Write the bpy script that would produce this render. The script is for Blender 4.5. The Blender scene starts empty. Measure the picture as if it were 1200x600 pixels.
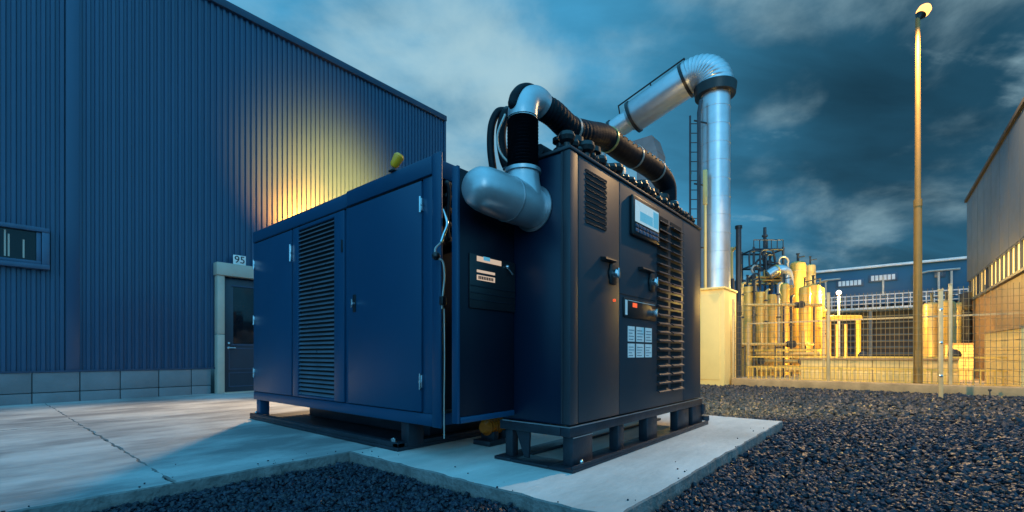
import bpy, bmesh, math, random
import numpy as np
from mathutils import Vector, Matrix
random.seed(7); rng = np.random.default_rng(7)
S = bpy.context.scene; C = S.collection; R = math.radians
# ------------------------------------------------------------------ site frame: X along the warehouse wall, Y towards the wall
F, CX, HY, H = 540.0, 600.0, 415.0, 0.8
FW = Vector((0.7654, 0.6435, 0)); RT = Vector((0.6435, -0.7654, 0))
def ray(px, py=HY): return FW + RT*((px-CX)/F) + Vector((0, 0, (HY-py)/F))
def P(px, py, t): v = ray(px, py)*t; v.z += H; return v
def onX(px, py, X): d = ray(px, py); t = X/d.x; return (d.y*t, H+d.z*t)      # -> Y, z
def onY(px, py, Y): d = ray(px, py); t = Y/d.y; return (d.x*t, H+d.z*t)      # -> X, z
def base(px, t): v = ray(px)*t; return Vector((v.x, v.y, 0))
# ------------------------------------------------------------------ materials
def mat(name, col, rough=.5, metal=0., var=.15, scale=3., bump=0., bscale=40., rvar=.12, coat=0., emit=None, estr=0., dirt=None, stretch=None, spec=.5, ramp=(.32, .68)):
    m = bpy.data.materials.new(name); m.use_nodes = True
    nt = m.node_tree; N = nt.nodes; L = nt.links
    b = N['Principled BSDF']; b.inputs['Metallic'].default_value = metal
    b.inputs['Specular IOR Level'].default_value = spec
    b.inputs['Coat Weight'].default_value = coat; b.inputs['Coat Roughness'].default_value = .15
    tc = N.new('ShaderNodeTexCoord'); vec = tc.outputs['Object']
    if stretch:
        mp = N.new('ShaderNodeMapping'); mp.inputs['Scale'].default_value = stretch
        L.new(vec, mp.inputs['Vector']); vec = mp.outputs['Vector']
    n = N.new('ShaderNodeTexNoise'); n.inputs['Scale'].default_value = scale; n.inputs['Detail'].default_value = 8; n.inputs['Roughness'].default_value = .62
    L.new(vec, n.inputs['Vector'])
    cr = N.new('ShaderNodeValToRGB'); e = cr.color_ramp.elements
    lo = [c*(1-var) for c in col]; hi = [min(1, c*(1+var)) for c in col]
    e[0].position, e[1].position = ramp
    e[0].color = (*(dirt or lo), 1); e[1].color = (*hi, 1)
    L.new(n.outputs['Fac'], cr.inputs['Fac']); L.new(cr.outputs['Color'], b.inputs['Base Color'])
    n2 = N.new('ShaderNodeTexNoise'); n2.inputs['Scale'].default_value = scale*2.7; n2.inputs['Detail'].default_value = 6
    L.new(vec, n2.inputs['Vector'])
    mr = N.new('ShaderNodeMapRange'); mr.inputs['To Min'].default_value = max(.02, rough-rvar); mr.inputs['To Max'].default_value = min(1, rough+rvar)
    L.new(n2.outputs['Fac'], mr.inputs['Value']); L.new(mr.outputs['Result'], b.inputs['Roughness'])
    if bump:
        n3 = N.new('ShaderNodeTexNoise'); n3.inputs['Scale'].default_value = bscale; n3.inputs['Detail'].default_value = 6
        L.new(vec, n3.inputs['Vector'])
        bp = N.new('ShaderNodeBump'); bp.inputs['Strength'].default_value = bump; bp.inputs['Distance'].default_value = .02
        L.new(n3.outputs['Fac'], bp.inputs['Height']); L.new(bp.outputs['Normal'], b.inputs['Normal'])
    if emit:
        b.inputs['Emission Color'].default_value = (*emit, 1); b.inputs['Emission Strength'].default_value = estr
    return m
M = {}
M['wall'] = mat('blue corrugated steel', (.020, .062, .128), .40, .15, .10, .7, stretch=(1, 1, .25), coat=.3)
M['trim'] = mat('dark blue trim', (.02, .045, .09), .45)
M['plinth'] = mat('grey plinth concrete', (.17, .18, .2), .75, 0, .15, 2, .25, 30)
M['encl'] = mat('blue enclosure paint', (.0035, .052, .118), .36, .1, .08, .7, .14, 2.2, rvar=.07, spec=.4)
M['encl_dark'] = mat('dark blue steel', (.004, .009, .018), .5, .2, .2, 3)
M['cab'] = mat('dark slate cabinet paint', (.027, .032, .043), .47, .0, .10, .8, .14, 2.2, rvar=.07, spec=.4)
M['cab_front'] = mat('navy cabinet paint', (.002, .012, .034), .36, .1, .06, .8, rvar=.05)
M['doornavy'] = mat('near black navy door paint', (.003, .006, .015), .42, 0, .1, 1, spec=.25)
M['skid'] = mat('black skid steel', (.018, .024, .036), .45, .3, .3, 6, .1, 60)
M['black'] = mat('black plastic', (.008, .009, .012), .38, 0, .2, 8)
M['rubber'] = mat('black rubber', (.004, .006, .011), .60, 0, .3, 10, .1, 80, spec=.2)
M['void'] = mat('dark recess', (.004, .004, .006), .9)
M['blade'] = mat('grille blade metal', (.15, .20, .26), .32, .5)
M['edge'] = mat('bright metal edge', (.45, .47, .5), .35, .8)
M['chrome'] = mat('bright hardware', (.6, .62, .65), .22, .95, rvar=.05)
M['pipe'] = mat('brushed grey pipe', (.46, .49, .52), .33, .6, .10, 4, .03, 60, rvar=.06)
M['clad'] = mat('aluminium cladding', (.52, .56, .60), .33, .75, .10, 2.0, .015, 9, rvar=.07)
M['concrete'] = mat('weathered concrete', (.40, .40, .395), .68, 0, .12, 1.5, .6, 26, dirt=(.20, .20, .205), stretch=(.5, 1, 1), ramp=(.40, .62))
M['concrete_pad'] = mat('pale pad concrete', (.62, .605, .58), .72, 0, .10, 1.4, .3, 24, dirt=(.36, .355, .34), stretch=(.4, 1, 1))
M['concrete_edge'] = mat('dark concrete edge', (.15, .15, .15), .85, 0, .3, 9, .6, 40)
M['soil'] = mat('dark stone bed', (.018, .02, .026), .8, 0, .4, 12, 1., 25)
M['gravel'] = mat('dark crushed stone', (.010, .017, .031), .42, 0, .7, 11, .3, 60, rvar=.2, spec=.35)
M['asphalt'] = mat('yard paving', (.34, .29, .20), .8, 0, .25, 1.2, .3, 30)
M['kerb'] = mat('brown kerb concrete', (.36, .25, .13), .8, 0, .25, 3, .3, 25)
M['galv'] = mat('galvanised steel', (.42, .42, .40), .45, .5, .2, 4)
M['post'] = mat('yellowish fence post', (.50, .41, .24), .5, .2, .15, 4)  # yellowish grey base colour for the posts
M['wire'] = mat('fence wire', (.22, .17, .09), .5, .2)
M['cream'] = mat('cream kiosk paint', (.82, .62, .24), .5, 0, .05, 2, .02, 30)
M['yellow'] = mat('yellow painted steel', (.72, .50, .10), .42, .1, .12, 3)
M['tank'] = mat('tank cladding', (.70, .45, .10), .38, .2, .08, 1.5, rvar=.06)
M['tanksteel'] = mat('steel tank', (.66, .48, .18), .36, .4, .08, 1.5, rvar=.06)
M['steel_dark'] = mat('dark pipework', (.035, .045, .06), .45, .4)
M['back'] = mat('blue hall cladding', (.018, .10, .19), .5, .1, .1, .4)
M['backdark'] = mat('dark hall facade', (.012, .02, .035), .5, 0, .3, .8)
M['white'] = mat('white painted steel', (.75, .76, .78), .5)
M['bldr'] = mat('grey facade panels', (.062, .078, .105), .42, .25, .1, .6)
M['bldlow'] = mat('brown facade panels', (.23, .15, .09), .5, .1, .12, .8)
M['joint'] = mat('panel joint', (.02, .02, .022), .8)
M['doorpaint'] = mat('dark door paint', (.018, .03, .05), .4, 0, .1)
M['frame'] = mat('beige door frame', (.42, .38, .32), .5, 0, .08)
M['winframe'] = mat('blue window frame', (.05, .10, .17), .4, .2)
M['glass'] = mat('dark window glass', (.006, .008, .012), .10, 0, .3, 1.5, rvar=.03, spec=.35)
M['paper'] = mat('paper label', (.75, .76, .74), .7, 0, .08, 30)
M['ink'] = mat('dark print', (.03, .03, .035), .7)
M['screen'] = mat('lit display', (.2, .3, .35), .25, 0, .1, emit=(.55, .78, .85), estr=.55)
M['screenb'] = mat('lit display blue field', (.1, .3, .4), .25, 0, .1, emit=(.12, .45, .6), estr=.55)
M['amber'] = mat('lit amber strip', (.5, .3, .2), .4, 0, .2, emit=(1., .66, .45), estr=.55)
M['red'] = mat('red indicator', (.6, .05, .02), .4, emit=(1, .12, .03), estr=1.)
M['orange'] = mat('orange pump paint', (.6, .13, .006), .5, 0, .2, emit=None)
M['beacon'] = mat('yellow beacon housing', (.95, .38, .01), .4, 0, .1)
M['lamp'] = mat('lit lamp lens', (.2, .08, .02), .3, 0, 0, emit=(1, .42, .09), estr=3.4)
M['lampw'] = mat('lit white lamp lens', (1, .95, .9), .3, 0, 0, emit=(1, .9, .75), estr=9.)
M['winlit'] = mat('lit window glass', (.6, .45, .2), .3, 0, .25, 1.6, emit=(1, .62, .16), estr=2.6, stretch=(2.5, 1, .4))
M['pole'] = mat('lamp pole paint', (.26, .16, .04), .5, .1, .1, 4)
# ------------------------------------------------------------------ mesh builder
class MB:
    def __init__(s): s.v = []; s.f = []
    def add(s, vs, fs):
        o = len(s.v); s.v += [tuple(p) for p in vs]; s.f += [tuple(i+o for i in q) for q in fs]; return s
    def box(s, x0, x1, y0, y1, z0, z1, bev=0.):
        if x0 > x1: x0, x1 = x1, x0
        if y0 > y1: y0, y1 = y1, y0
        if z0 > z1: z0, z1 = z1, z0
        vs = [(x, y, z) for z in (z0, z1) for y in (y0, y1) for x in (x0, x1)]
        fs = [(0, 2, 3, 1), (4, 5, 7, 6), (0, 1, 5, 4), (2, 6, 7, 3), (0, 4, 6, 2), (1, 3, 7, 5)]
        if not bev: return s.add(vs, fs)
        bm = bmesh.new(); bv = [bm.verts.new(p) for p in vs]
        for q in fs: bm.faces.new([bv[i] for i in q])
        bev = min(bev, (x1-x0)*.45, (y1-y0)*.45, (z1-z0)*.45)
        bmesh.ops.bevel(bm, geom=bm.edges[:], offset=bev, segments=2, affect='EDGES', profile=.5)
        return s.bm(bm)
    def bm(s, bm):
        bm.verts.index_update(); s.add([v.co for v in bm.verts], [[v.index for v in f.verts] for f in bm.faces]); bm.free(); return s
    def tube(s, pts, r, seg=16, cap=True, ribs=None):
        pts = [Vector(p) for p in pts]; n = len(pts)
        rs = r if isinstance(r, (list, tuple)) else [r]*n
        rings = []; up = None
        for i, p in enumerate(pts):
            a = pts[max(0, i-1)]; b = pts[min(n-1, i+1)]; d = (b-a).normalized()
            if up is None: up = Vector((0, 0, 1)) if abs(d.z) < .9 else Vector((1, 0, 0))
            x = d.cross(up).normalized(); up = x.cross(d).normalized()
            rings.append([p+(x*math.cos(2*math.pi*k/seg)+up*math.sin(2*math.pi*k/seg))*rs[i] for k in range(seg)])
        vs = [q for g in rings for q in g]
        fs = [(i*seg+k, (i+1)*seg+k, (i+1)*seg+(k+1) % seg, i*seg+(k+1) % seg) for i in range(n-1) for k in range(seg)]
        if cap: fs += [tuple(range(seg)), tuple((n-1)*seg+k for k in reversed(range(seg)))]
        return s.add(vs, fs)
    def lathe(s, c, prof, seg=20):                     # prof: (r, z)
        return s.tube([Vector(c)+Vector((0, 0, z)) for r, z in prof], [max(r, .0005) for r, z in prof], seg)
    def ball(s, c, r, seg=12, squash=1.):
        n = seg//2
        return s.lathe(c, [(r*math.sin(math.pi*i/n), -r*squash*math.cos(math.pi*i/n)) for i in range(n+1)], seg)
    def prism(s, poly, d):                              # poly: 3d points, d: extrusion vector
        n = len(poly); d = Vector(d); a = [Vector(p) for p in poly]
        return s.add(a+[p+d for p in a], [tuple(range(n)), tuple(n+k for k in reversed(range(n)))]+[(i, n+i, n+(i+1) % n, (i+1) % n) for i in range(n)])
    def split(s, name, m, parent, smooth=True, angle=35):      # each connected piece becomes a part of its own
        par = list(range(len(s.v)))
        def find(i):
            while par[i] != i: par[i] = par[par[i]]; i = par[i]
            return i
        for f in s.f:
            for i in f[1:]: par[find(i)] = find(f[0])
        groups = {}
        for f in s.f: groups.setdefault(find(f[0]), []).append(f)
        for fs in groups.values():
            ids = sorted({i for f in fs for i in f}); mp = {j: k for k, j in enumerate(ids)}
            MB().add([s.v[i] for i in ids], [[mp[i] for i in f] for f in fs]).build(name, m, parent, smooth, angle)
    def build(s, name, m, parent=None, smooth=True, angle=35):
        me = bpy.data.meshes.new(name); off = Vector((0, 0, 0)); q = parent
        while q: off += q.location; q = q.parent
        me.from_pydata([tuple(Vector(p)-off) for p in s.v], [], s.f)
        bm = bmesh.new(); bm.from_mesh(me); bmesh.ops.recalc_face_normals(bm, faces=bm.faces[:]); bm.to_mesh(me); bm.free()
        if smooth:
            me.polygons.foreach_set('use_smooth', [True]*len(me.polygons)); me.set_sharp_from_angle(angle=R(angle))
        me.materials.append(M[m] if isinstance(m, str) else m)
        o = bpy.data.objects.new(name, me); C.objects.link(o); o.parent = parent
        return o
def tag(o, label=None, cat=None, group=None, kind=None):
    if label: o['label'] = label
    if cat: o['category'] = cat
    if group: o['group'] = group
    if kind: o['kind'] = kind
    return o
def thing(name, label, cat, loc, group=None):
    o = bpy.data.objects.new(name, None); o.empty_display_size = .2; C.objects.link(o); o.location = loc
    return tag(o, label, cat, group)
def curve(pts, n=8):                                    # Catmull-Rom through points
    p = [Vector(q) for q in pts]; p = [p[0]*2-p[1]]+p+[p[-1]*2-p[-2]]; out = []
    for i in range(1, len(p)-2):
        for k in range(n):
            t = k/n; a, b, c, d = p[i-1:i+3]
            out.append(.5*((2*b)+(c-a)*t+(2*a-5*b+4*c-d)*t*t+(3*b-a-3*c+d)*t**3))
    return out+[p[-2]]
def text(name, body, size, loc, rot, m, parent, depth=.003):
    cu = bpy.data.curves.new(name, 'FONT'); cu.body = body; cu.size = size; cu.extrude = depth; cu.align_x = 'CENTER'; cu.align_y = 'CENTER'
    o = bpy.data.objects.new(name, cu); C.objects.link(o)
    me = bpy.data.meshes.new_from_object(o.evaluated_get(bpy.context.evaluated_depsgraph_get()))
    bpy.data.objects.remove(o); bpy.data.curves.remove(cu)
    me.transform(Matrix.Translation(Vector(loc)-parent.location) @ rot)
    me.materials.clear(); me.materials.append(M[m]); q = bpy.data.objects.new(name, me); C.objects.link(q); q.parent = parent; return q
# ================================================================== GROUND
GZ = -.095
g = MB(); g.add([(-300, -300, GZ), (500, -300, GZ), (500, 500, GZ), (-300, 500, GZ)], [(0, 1, 2, 3)])
tag(g.build('ground', 'soil', smooth=False), kind='structure')
PX0, PX1, PY0, PY1 = 2.03, 6.25, 1.06, 3.45
def slab(g, x0, x1, y0, y1, zt):                       # cast slab with a chipped, uneven arris
    ring = []; st = .035
    for (ax, ay), (bx, by) in zip(((x0, y0), (x1, y0), (x1, y1), (x0, y1)), ((x1, y0), (x1, y1), (x0, y1), (x0, y0))):
        L = math.hypot(bx-ax, by-ay); n = max(2, int(L/st)); dx, dy = (bx-ax)/L, (by-ay)/L
        for i in range(n): ring.append((ax+(bx-ax)*i/n, ay+(by-ay)*i/n, -dy, dx))
    n = len(ring); j = rng.normal(0, 1, n+6); j = np.convolve(j, [.3, .5, 1, .5, .3], 'valid')[:n]; rows = []
    for inset, z, a in ((.013, zt, .006), (.003, zt-.008, .005), (0, zt-.22, 0)): rows.append([(x+u*(inset+a*max(-1.2, j[i])), y+v*(inset+a*max(-1.2, j[i])), z) for i, (x, y, u, v) in enumerate(ring)])
    vs = [q for r in rows for q in r]; fs = [tuple(range(n))]+[(k*n+i, k*n+(i+1) % n, (k+1)*n+(i+1) % n, (k+1)*n+i) for k in (0, 1) for i in range(n)]
    g.add(vs, fs)
def edge(o):                                            # side faces take a darker concrete, picked by their slope
    o.data.materials.append(M['concrete_edge'])
    for f in o.data.polygons:
        if abs(f.normal.z) < .85: f.material_index = 1
    return o
g = MB(); slab(g, PX0, PX1, PY0, PY1-.004, .004); tag(edge(g.build('pad_pavement', 'concrete_pad', smooth=False)), kind='structure')
g = MB(); xs = [-14, -8.75, -5.55, -2.35, .85, 4.05, 7.25, 10.2]
for a, b in zip(xs, xs[1:]): slab(g, a-.007, b+.005, PY1, 7.2, 0); slab(g, a-.007, b+.005, 7.19, 10.7, 0)
tag(edge(g.build('pavement', 'concrete', smooth=False)), kind='structure')
g = MB(); g.box(14.05, 60, -14, 14, -.3, -.02); tag(g.build('yard_ground', 'asphalt', smooth=False), kind='structure')
g = MB(); g.box(13.62, 14.04, -6, 3.55, -.2, .13, .02); tag(g.build('kerb', 'kerb'), kind='structure')
# crushed stone: real stones, denser and smaller near the pad
phi = (1+5**.5)/2
ico = np.array([(-1, phi, 0), (1, phi, 0), (-1, -phi, 0), (1, -phi, 0), (0, -1, phi), (0, 1, phi), (0, -1, -phi), (0, 1, -phi), (phi, 0, -1), (phi, 0, 1), (-phi, 0, -1), (-phi, 0, 1)], float)
ico /= np.linalg.norm(ico[0])
icf = np.array([(0, 11, 5), (0, 5, 1), (0, 1, 7), (0, 7, 10), (0, 10, 11), (1, 5, 9), (5, 11, 4), (11, 10, 2), (10, 7, 6), (7, 1, 8), (3, 9, 4), (3, 4, 2), (3, 2, 6), (3, 6, 8), (3, 8, 9), (4, 9, 5), (2, 4, 11), (6, 2, 10), (8, 6, 7), (9, 8, 1)])
def scatter(s, dmin, dmax):
    x = np.arange(-2.5, 13.6, s); y = np.arange(-6.5, 5.0, s); X, Y = np.meshgrid(x, y); p = np.stack([X.ravel(), Y.ravel()], 1)
    p += rng.uniform(-.5, .5, p.shape)*s; d = np.hypot(p[:, 0], p[:, 1]); a = np.degrees(np.arctan2(p[:, 1], p[:, 0]))
    k = (d >= dmin) & (d < dmax) & (a > -32) & (a < 110)
    k &= ~((p[:, 0] > PX0-.02) & (p[:, 0] < PX1+.02) & (p[:, 1] > PY0-.02) & (p[:, 1] < PY1+.1)) & ~((p[:, 1] > PY1-.02) & (p[:, 0] < 10.2))
    return p[k]
pts, siz, zz = [], [], []
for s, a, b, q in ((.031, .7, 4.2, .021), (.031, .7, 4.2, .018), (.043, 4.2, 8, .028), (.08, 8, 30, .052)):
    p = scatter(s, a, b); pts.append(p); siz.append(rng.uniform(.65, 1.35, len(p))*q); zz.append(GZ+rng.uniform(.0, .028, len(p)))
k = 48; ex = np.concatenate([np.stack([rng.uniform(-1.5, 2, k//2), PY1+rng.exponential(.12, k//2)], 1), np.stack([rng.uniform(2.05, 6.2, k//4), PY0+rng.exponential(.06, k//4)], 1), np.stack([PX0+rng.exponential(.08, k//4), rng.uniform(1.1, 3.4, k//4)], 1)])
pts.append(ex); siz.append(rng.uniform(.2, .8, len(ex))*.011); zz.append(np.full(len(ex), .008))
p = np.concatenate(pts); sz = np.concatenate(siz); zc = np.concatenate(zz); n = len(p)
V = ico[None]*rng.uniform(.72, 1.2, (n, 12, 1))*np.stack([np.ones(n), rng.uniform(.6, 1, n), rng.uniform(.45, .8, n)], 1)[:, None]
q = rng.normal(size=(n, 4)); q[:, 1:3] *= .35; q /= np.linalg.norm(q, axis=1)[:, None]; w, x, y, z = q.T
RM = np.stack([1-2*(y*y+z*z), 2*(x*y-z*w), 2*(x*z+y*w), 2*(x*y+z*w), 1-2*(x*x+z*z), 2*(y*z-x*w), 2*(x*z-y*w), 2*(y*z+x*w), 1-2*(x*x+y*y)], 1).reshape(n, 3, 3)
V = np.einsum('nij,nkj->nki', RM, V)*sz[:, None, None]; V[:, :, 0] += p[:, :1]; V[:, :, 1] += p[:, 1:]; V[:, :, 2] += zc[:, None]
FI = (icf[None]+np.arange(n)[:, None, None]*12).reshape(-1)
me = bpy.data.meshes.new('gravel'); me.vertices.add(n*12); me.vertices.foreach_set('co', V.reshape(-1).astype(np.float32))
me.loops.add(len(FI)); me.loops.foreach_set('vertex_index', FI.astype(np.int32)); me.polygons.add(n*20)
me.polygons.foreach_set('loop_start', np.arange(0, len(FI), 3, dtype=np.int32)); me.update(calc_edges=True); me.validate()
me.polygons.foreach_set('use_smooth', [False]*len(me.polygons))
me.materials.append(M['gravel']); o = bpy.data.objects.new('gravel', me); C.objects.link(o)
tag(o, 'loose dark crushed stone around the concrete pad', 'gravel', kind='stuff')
# ================================================================== WAREHOUSE (left)
WY = 10.74; WH = 8.03; WX1 = 9.5; WX0 = -12
b = thing('warehouse', 'tall windowed warehouse clad in dark blue corrugated steel with grey plinth', 'building', (3, WY, 0))
g = MB(); per = .11; prof = []; x = WX0
while x < WX1-per: prof += [(x, 0), (x+.04, 0), (x+.052, -.030), (x+.098, -.030)]; x += per
prof.append((WX1, 0))
vs = [(a, WY+c, z) for z in (.5, WH) for a, c in prof]; k = len(prof)
g.add(vs, [(i, i+1, k+i+1, k+i) for i in range(k-1)])
g.add([(WX1, WY, .5), (WX1, WY+14, .5), (WX1, WY+14, WH), (WX1, WY, WH)], [(0, 1, 2, 3)])
g.add([(WX0, WY, WH), (WX1, WY, WH), (WX1, WY+14, WH), (WX0, WY+14, WH)], [(0, 1, 2, 3)])
g.build('wall', 'wall', b, smooth=False)
g = MB(); g.box(WX0, WX1+.06, WY-.09, WY+.15, WH-.07, WH+.09, .01); g.box(WX1-.02, WX1+.05, WY-.07, WY+.1, .5, WH-.08, .01); g.build('eave_trim', 'trim', b)
g = MB(); g.box(1.1, 1.27, WY-.055, WY-.002, .53, WH-.1, .006); g.build('seam_strip', 'wall', b)
g = MB(); xe = [-12, -9, -6, -4.3, -2.6, -.95] + [onY(u, 445, WY)[0] for u in (37, 93, 140, 185, 223, 246)]
for a, c in zip(xe, xe[1:]): g.box(a+.006, c-.006, WY-.07, WY+.1, -.1, .165, .006); g.box(a+.006, c-.006, WY-.07, WY+.1, .177, .5, .006)
g.build('plinth', 'plinth', b); g = MB()
for a in (4.6, 6.2, 7.8): g.box(a+.006, a+1.59, WY-.07, WY+.1, -.1, .165, .006); g.box(a+.006, a+1.59, WY-.07, WY+.1, .177, .5, .006)
g.build('plinth', 'plinth', b)
g = MB(); g.box(WX0, WX1, WY-.085, WY-.0, .502, .53); g.build('drip_flashing', 'trim', b, smooth=False)
# door with its beige frame
DX0, DX1 = 3.27, 4.56
d = MB().box(DX0+.17, DX1-.13, WY-.12, WY-.07, .02, 2.36, .005).build('door', 'doorpaint', b)
MB().box(DX0+.34, DX1-.3, WY-.128, WY-.112, 1.02, 2.2, .004).build('pane', 'glass', d)
g = MB(); x0 = DX0+.25
for z0, z1 in ((.12, .42), (.48, .93)):
    for bx in ((x0, DX1-.22, z0, z0+.02), (x0, DX1-.22, z1-.02, z1), (x0, x0+.02, z0+.021, z1-.021), (DX1-.24, DX1-.22, z0+.021, z1-.021)): g.box(bx[0], bx[1], WY-.13, WY-.119, bx[2], bx[3])
g.box(x0+.05, DX1-.27, WY-.14, WY-.1285, 2.21, 2.24); g.box(x0+.05, DX1-.27, WY-.14, WY-.1285, .98, 1.01); g.split('door_moulding', 'trim', d)
g = MB(); g.tube([(DX0+.25, WY-.12, .93), (DX0+.25, WY-.17, .93), (DX0+.37, WY-.17, .93)], .012, 10); MB().tube([(DX0+.25, WY-.1205, 1.03), (DX0+.25, WY-.145, 1.03)], .022, 12).build('lock', 'chrome', d); g.tube([(DX0+.25, WY-.1205, .93), (DX0+.25, WY-.13, .93)], .026, 12); g.build('handle', 'chrome', d)
g = MB(); g.box(DX0+.02, DX0+.15, WY-.22, WY-.04, 1.21, 2.40, .006); g.box(DX0+.02, DX0+.15, WY-.22, WY-.04, 0, 1.2, .006); g.box(DX1-.13, DX1, WY-.22, WY-.04, 0, 2.4, .006); g.box(DX0, DX1+.02, WY-.25, WY-.04, 2.403, 2.66, .008)
g.box(DX0+.12, DX1-.1, WY-.3, WY-.02, 0, .018); g.build('door_frame', 'frame', b)
# window
wx0, wx1, wz0, wz1 = -1.1, .9, 2.17, 2.84
g = MB(); g.box(wx0, wx1, WY-.16, WY-.02, wz1-.07, wz1, .006); g.box(wx0, wx1, WY-.18, WY-.02, wz0, wz0+.075, .006); g.box(wx1-.09, wx1, WY-.15, WY-.03, wz0+.077, wz1-.072, .004); g.box(wx0, wx0+.09, WY-.15, WY-.03, wz0+.077, wz1-.072, .004)
g.box(wx0+.094, wx1-.094, WY-.13, WY-.05, wz0+.08, wz0+.13, .004); g.box(wx1-.15, wx1-.096, WY-.12, WY-.05, wz0+.133, wz1-.075, .004)
w = g.build('window', 'winframe', b)
MB().box(wx0+.1, wx1-.155, WY-.09, WY-.06, wz0+.133, wz1-.075).build('pane', 'glass', w, smooth=False)
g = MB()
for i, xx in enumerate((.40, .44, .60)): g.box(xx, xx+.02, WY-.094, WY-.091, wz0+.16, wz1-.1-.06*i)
g.build('reflection_strips', 'frame', w, smooth=False)  # pale strips laid on the glass imitate bright reflections
# number plate over the door
nx, nz = onY(280.5, 306, WY-.3); sg = thing('number_sign', 'small white plate with number 95 above the warehouse door', 'sign', (3.70, WY-.2, 2.664))
MB().box(3.585, 3.825, WY-.2, WY-.18, 2.665, 2.86, .004).build('plate', 'paper', sg)
text('digits', '95', .21, (3.705, WY-.204, 2.762), Matrix.Rotation(R(90), 4, 'X'), 'ink', sg)
# mast lamp standing behind the enclosure, throws the warm pool on the cladding
LX, LY, LZ = 5.9, 8.6, 4.3
L2 = Vector((4.75, 9.05, 3.45))
l = thing('mast_lamp', 'mast lamp behind the blue enclosure washing the warehouse wall with warm light', 'lamp', (LX, LY, 0))
g = MB(); g.tube([(LX, LY, 0), (LX, LY, LZ-.22)], [.055, .04], 14); g.box(LX-.12, LX+.12, LY-.12, LY+.12, 0.001, .02, .004); g.build('post', 'steel_dark', l)
g = MB(); g.tube([(LX, LY, L2.z+.15), (L2.x, L2.y, L2.z+.15), (L2.x, L2.y, L2.z)], .025, 10); g.build('arm', 'steel_dark', l)
LA, LB = Vector((5.8, WY, 4.75)), Vector((.6, 6.4, 0))
for aim in (LA, LB):
    c_ = Vector((LX, LY, LZ-.05)) if aim is LA else L2.copy(); d = (aim-c_).normalized(); c_ = c_+d*.12
    g = MB(); g.tube([c_-d*.12, c_-d*.08, c_, c_+d*.03], [.05, .09, .12, .125], 18); fh = g.build('floodlight_head', 'steel_dark', l)
    g = MB(); g.tube([c_+d*.031, c_+d*.036], .115, 18); g.build('lens', 'lamp', fh)
# ================================================================== GENERATOR ENCLOSURE (left unit)
EX, EY0, EY1, EZ0, EZ1, EXB = 2.30, 2.62, 6.10, .245, 2.30, 3.75
e = thing('generator_enclosure', 'long blue steel generator enclosure with louvred middle door on low skid', 'generator', (3.0, 4.4, 0))
yA, yB, yC = [onX(u, 400, EX)[0] for u in (343.5, 407, 495)]
g = MB()
g.box(EX+.03, EXB, EY0+.2, EY1-.02, EZ0+.1, EZ1-.06, .01); g.build('body', 'encl_dark', e)
g = MB()   # welded outer frame: sill, posts
g.box(EX, EX+.09, EY0+.103, EY1, EZ0, EZ0+.095, .006); g.box(EX, EX+.09, EY1-.035, EY1, EZ0+.097, EZ1-.135, .004)
g.box(EX+.004, EX+.09, yA-.012, yA+.012, EZ0+.097, EZ1-.137, .003); g.box(EX+.004, EX+.09, yB-.03, yB+.03, EZ0+.097, EZ1-.137, .003)
g.split('frame_post', 'encl', e)
g = MB(); g.box(EX-.012, EX+.012, EY0, EY0+.1, EZ0-.002, EZ1+.02, .008); g.box(EXB-.1, EXB+.02, EY0, EY0+.1, EZ0-.002, EZ1+.02, .008); g.box(EX+.014, EXB-.102, EY0+.09, EY0+.1, EZ0, EZ0+.09, .004); g.build('corner_post', 'encl', e)
g = MB(); g.box(EX-.014, EXB+.018, EY0+.102, yB-.002, EZ1-.13, EZ1+.012, .01); g.box(EX-.008, EXB+.02, yB+.002, EY1+.012, EZ1-.132, EZ1+.002, .01); g.build('roof_cap', 'encl', e)
g = MB(); g.box(EX+.002, EX+.05, EY0+.104, EY1, EZ1-.139, EZ1-.133); g.build('drip_gap', 'void', e, smooth=False)
dz0, dz1 = EZ0+.103, EZ1-.15
def hinge(par, Y, z0, z1, X=EX):
    g = MB(); g.box(X-.018, X+.004, Y-.016, Y+.016, z0, z1, .003); g.tube([(X-.02, Y, z0-.012), (X-.02, Y, z1+.012)], .009, 8); g.box(X-.022, X-.002, Y-.02, Y+.02, (z0+z1)/2-.012, (z0+z1)/2+.012, .003); return g.build('hinge', 'chrome', par)
d1 = MB().box(EX-.012, EX+.03, yA+.018, EY1-.045, dz0, dz1, .006).build('door', 'encl', e); tag(d1, 'plain left hand door')
for y_ in (310, 375, 436): zz_ = onX(299, y_, EX)[1]; hinge(d1, EY1-.05, zz_-.05, zz_+.04)
z_ = onX(341, 296, EX)[1]; hinge(d1, yA+.03, z_-.09, z_+.07)
# louvred door
d2g = MB(); ly0, ly1 = onX(393, 400, EX)[0], onX(351, 400, EX)[0]; lz0, lz1 = onX(352, 462, EX)[1], onX(352, 270, EX)[1]
m0, m1 = yB+.035, yA-.018
d2g.box(EX-.014, EX+.03, m0, ly0, dz0, dz1, .005); d2g.box(EX-.014, EX+.03, ly1, m1, dz0, dz1, .005); d2g.box(EX-.013, EX+.03, ly0+.001, ly1-.001, dz0, lz0, .004); d2g.box(EX-.013, EX+.03, ly0+.001, ly1-.001, lz1, dz1, .004)
d2 = d2g.build('door', 'encl', e); tag(d2, 'narrow middle door filled by a tall louvre grille')
MB().box(EX+.012, EX+.028, ly0, ly1, lz0, lz1).build('grille_backing', 'void', d2, smooth=False)
g = MB(); nb = 40; st = (lz1-lz0)/nb
for i in range(nb):
    z = lz0+st*(i+.12); g.prism([(EX-.014, ly0, z), (EX-.010, ly0, z), (EX+.010, ly0, z+st*.50), (EX+.006, ly0, z+st*.54)], (0, ly1-ly0, 0))
g.build('louvre_grille', 'blade', d2, smooth=False)
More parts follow.
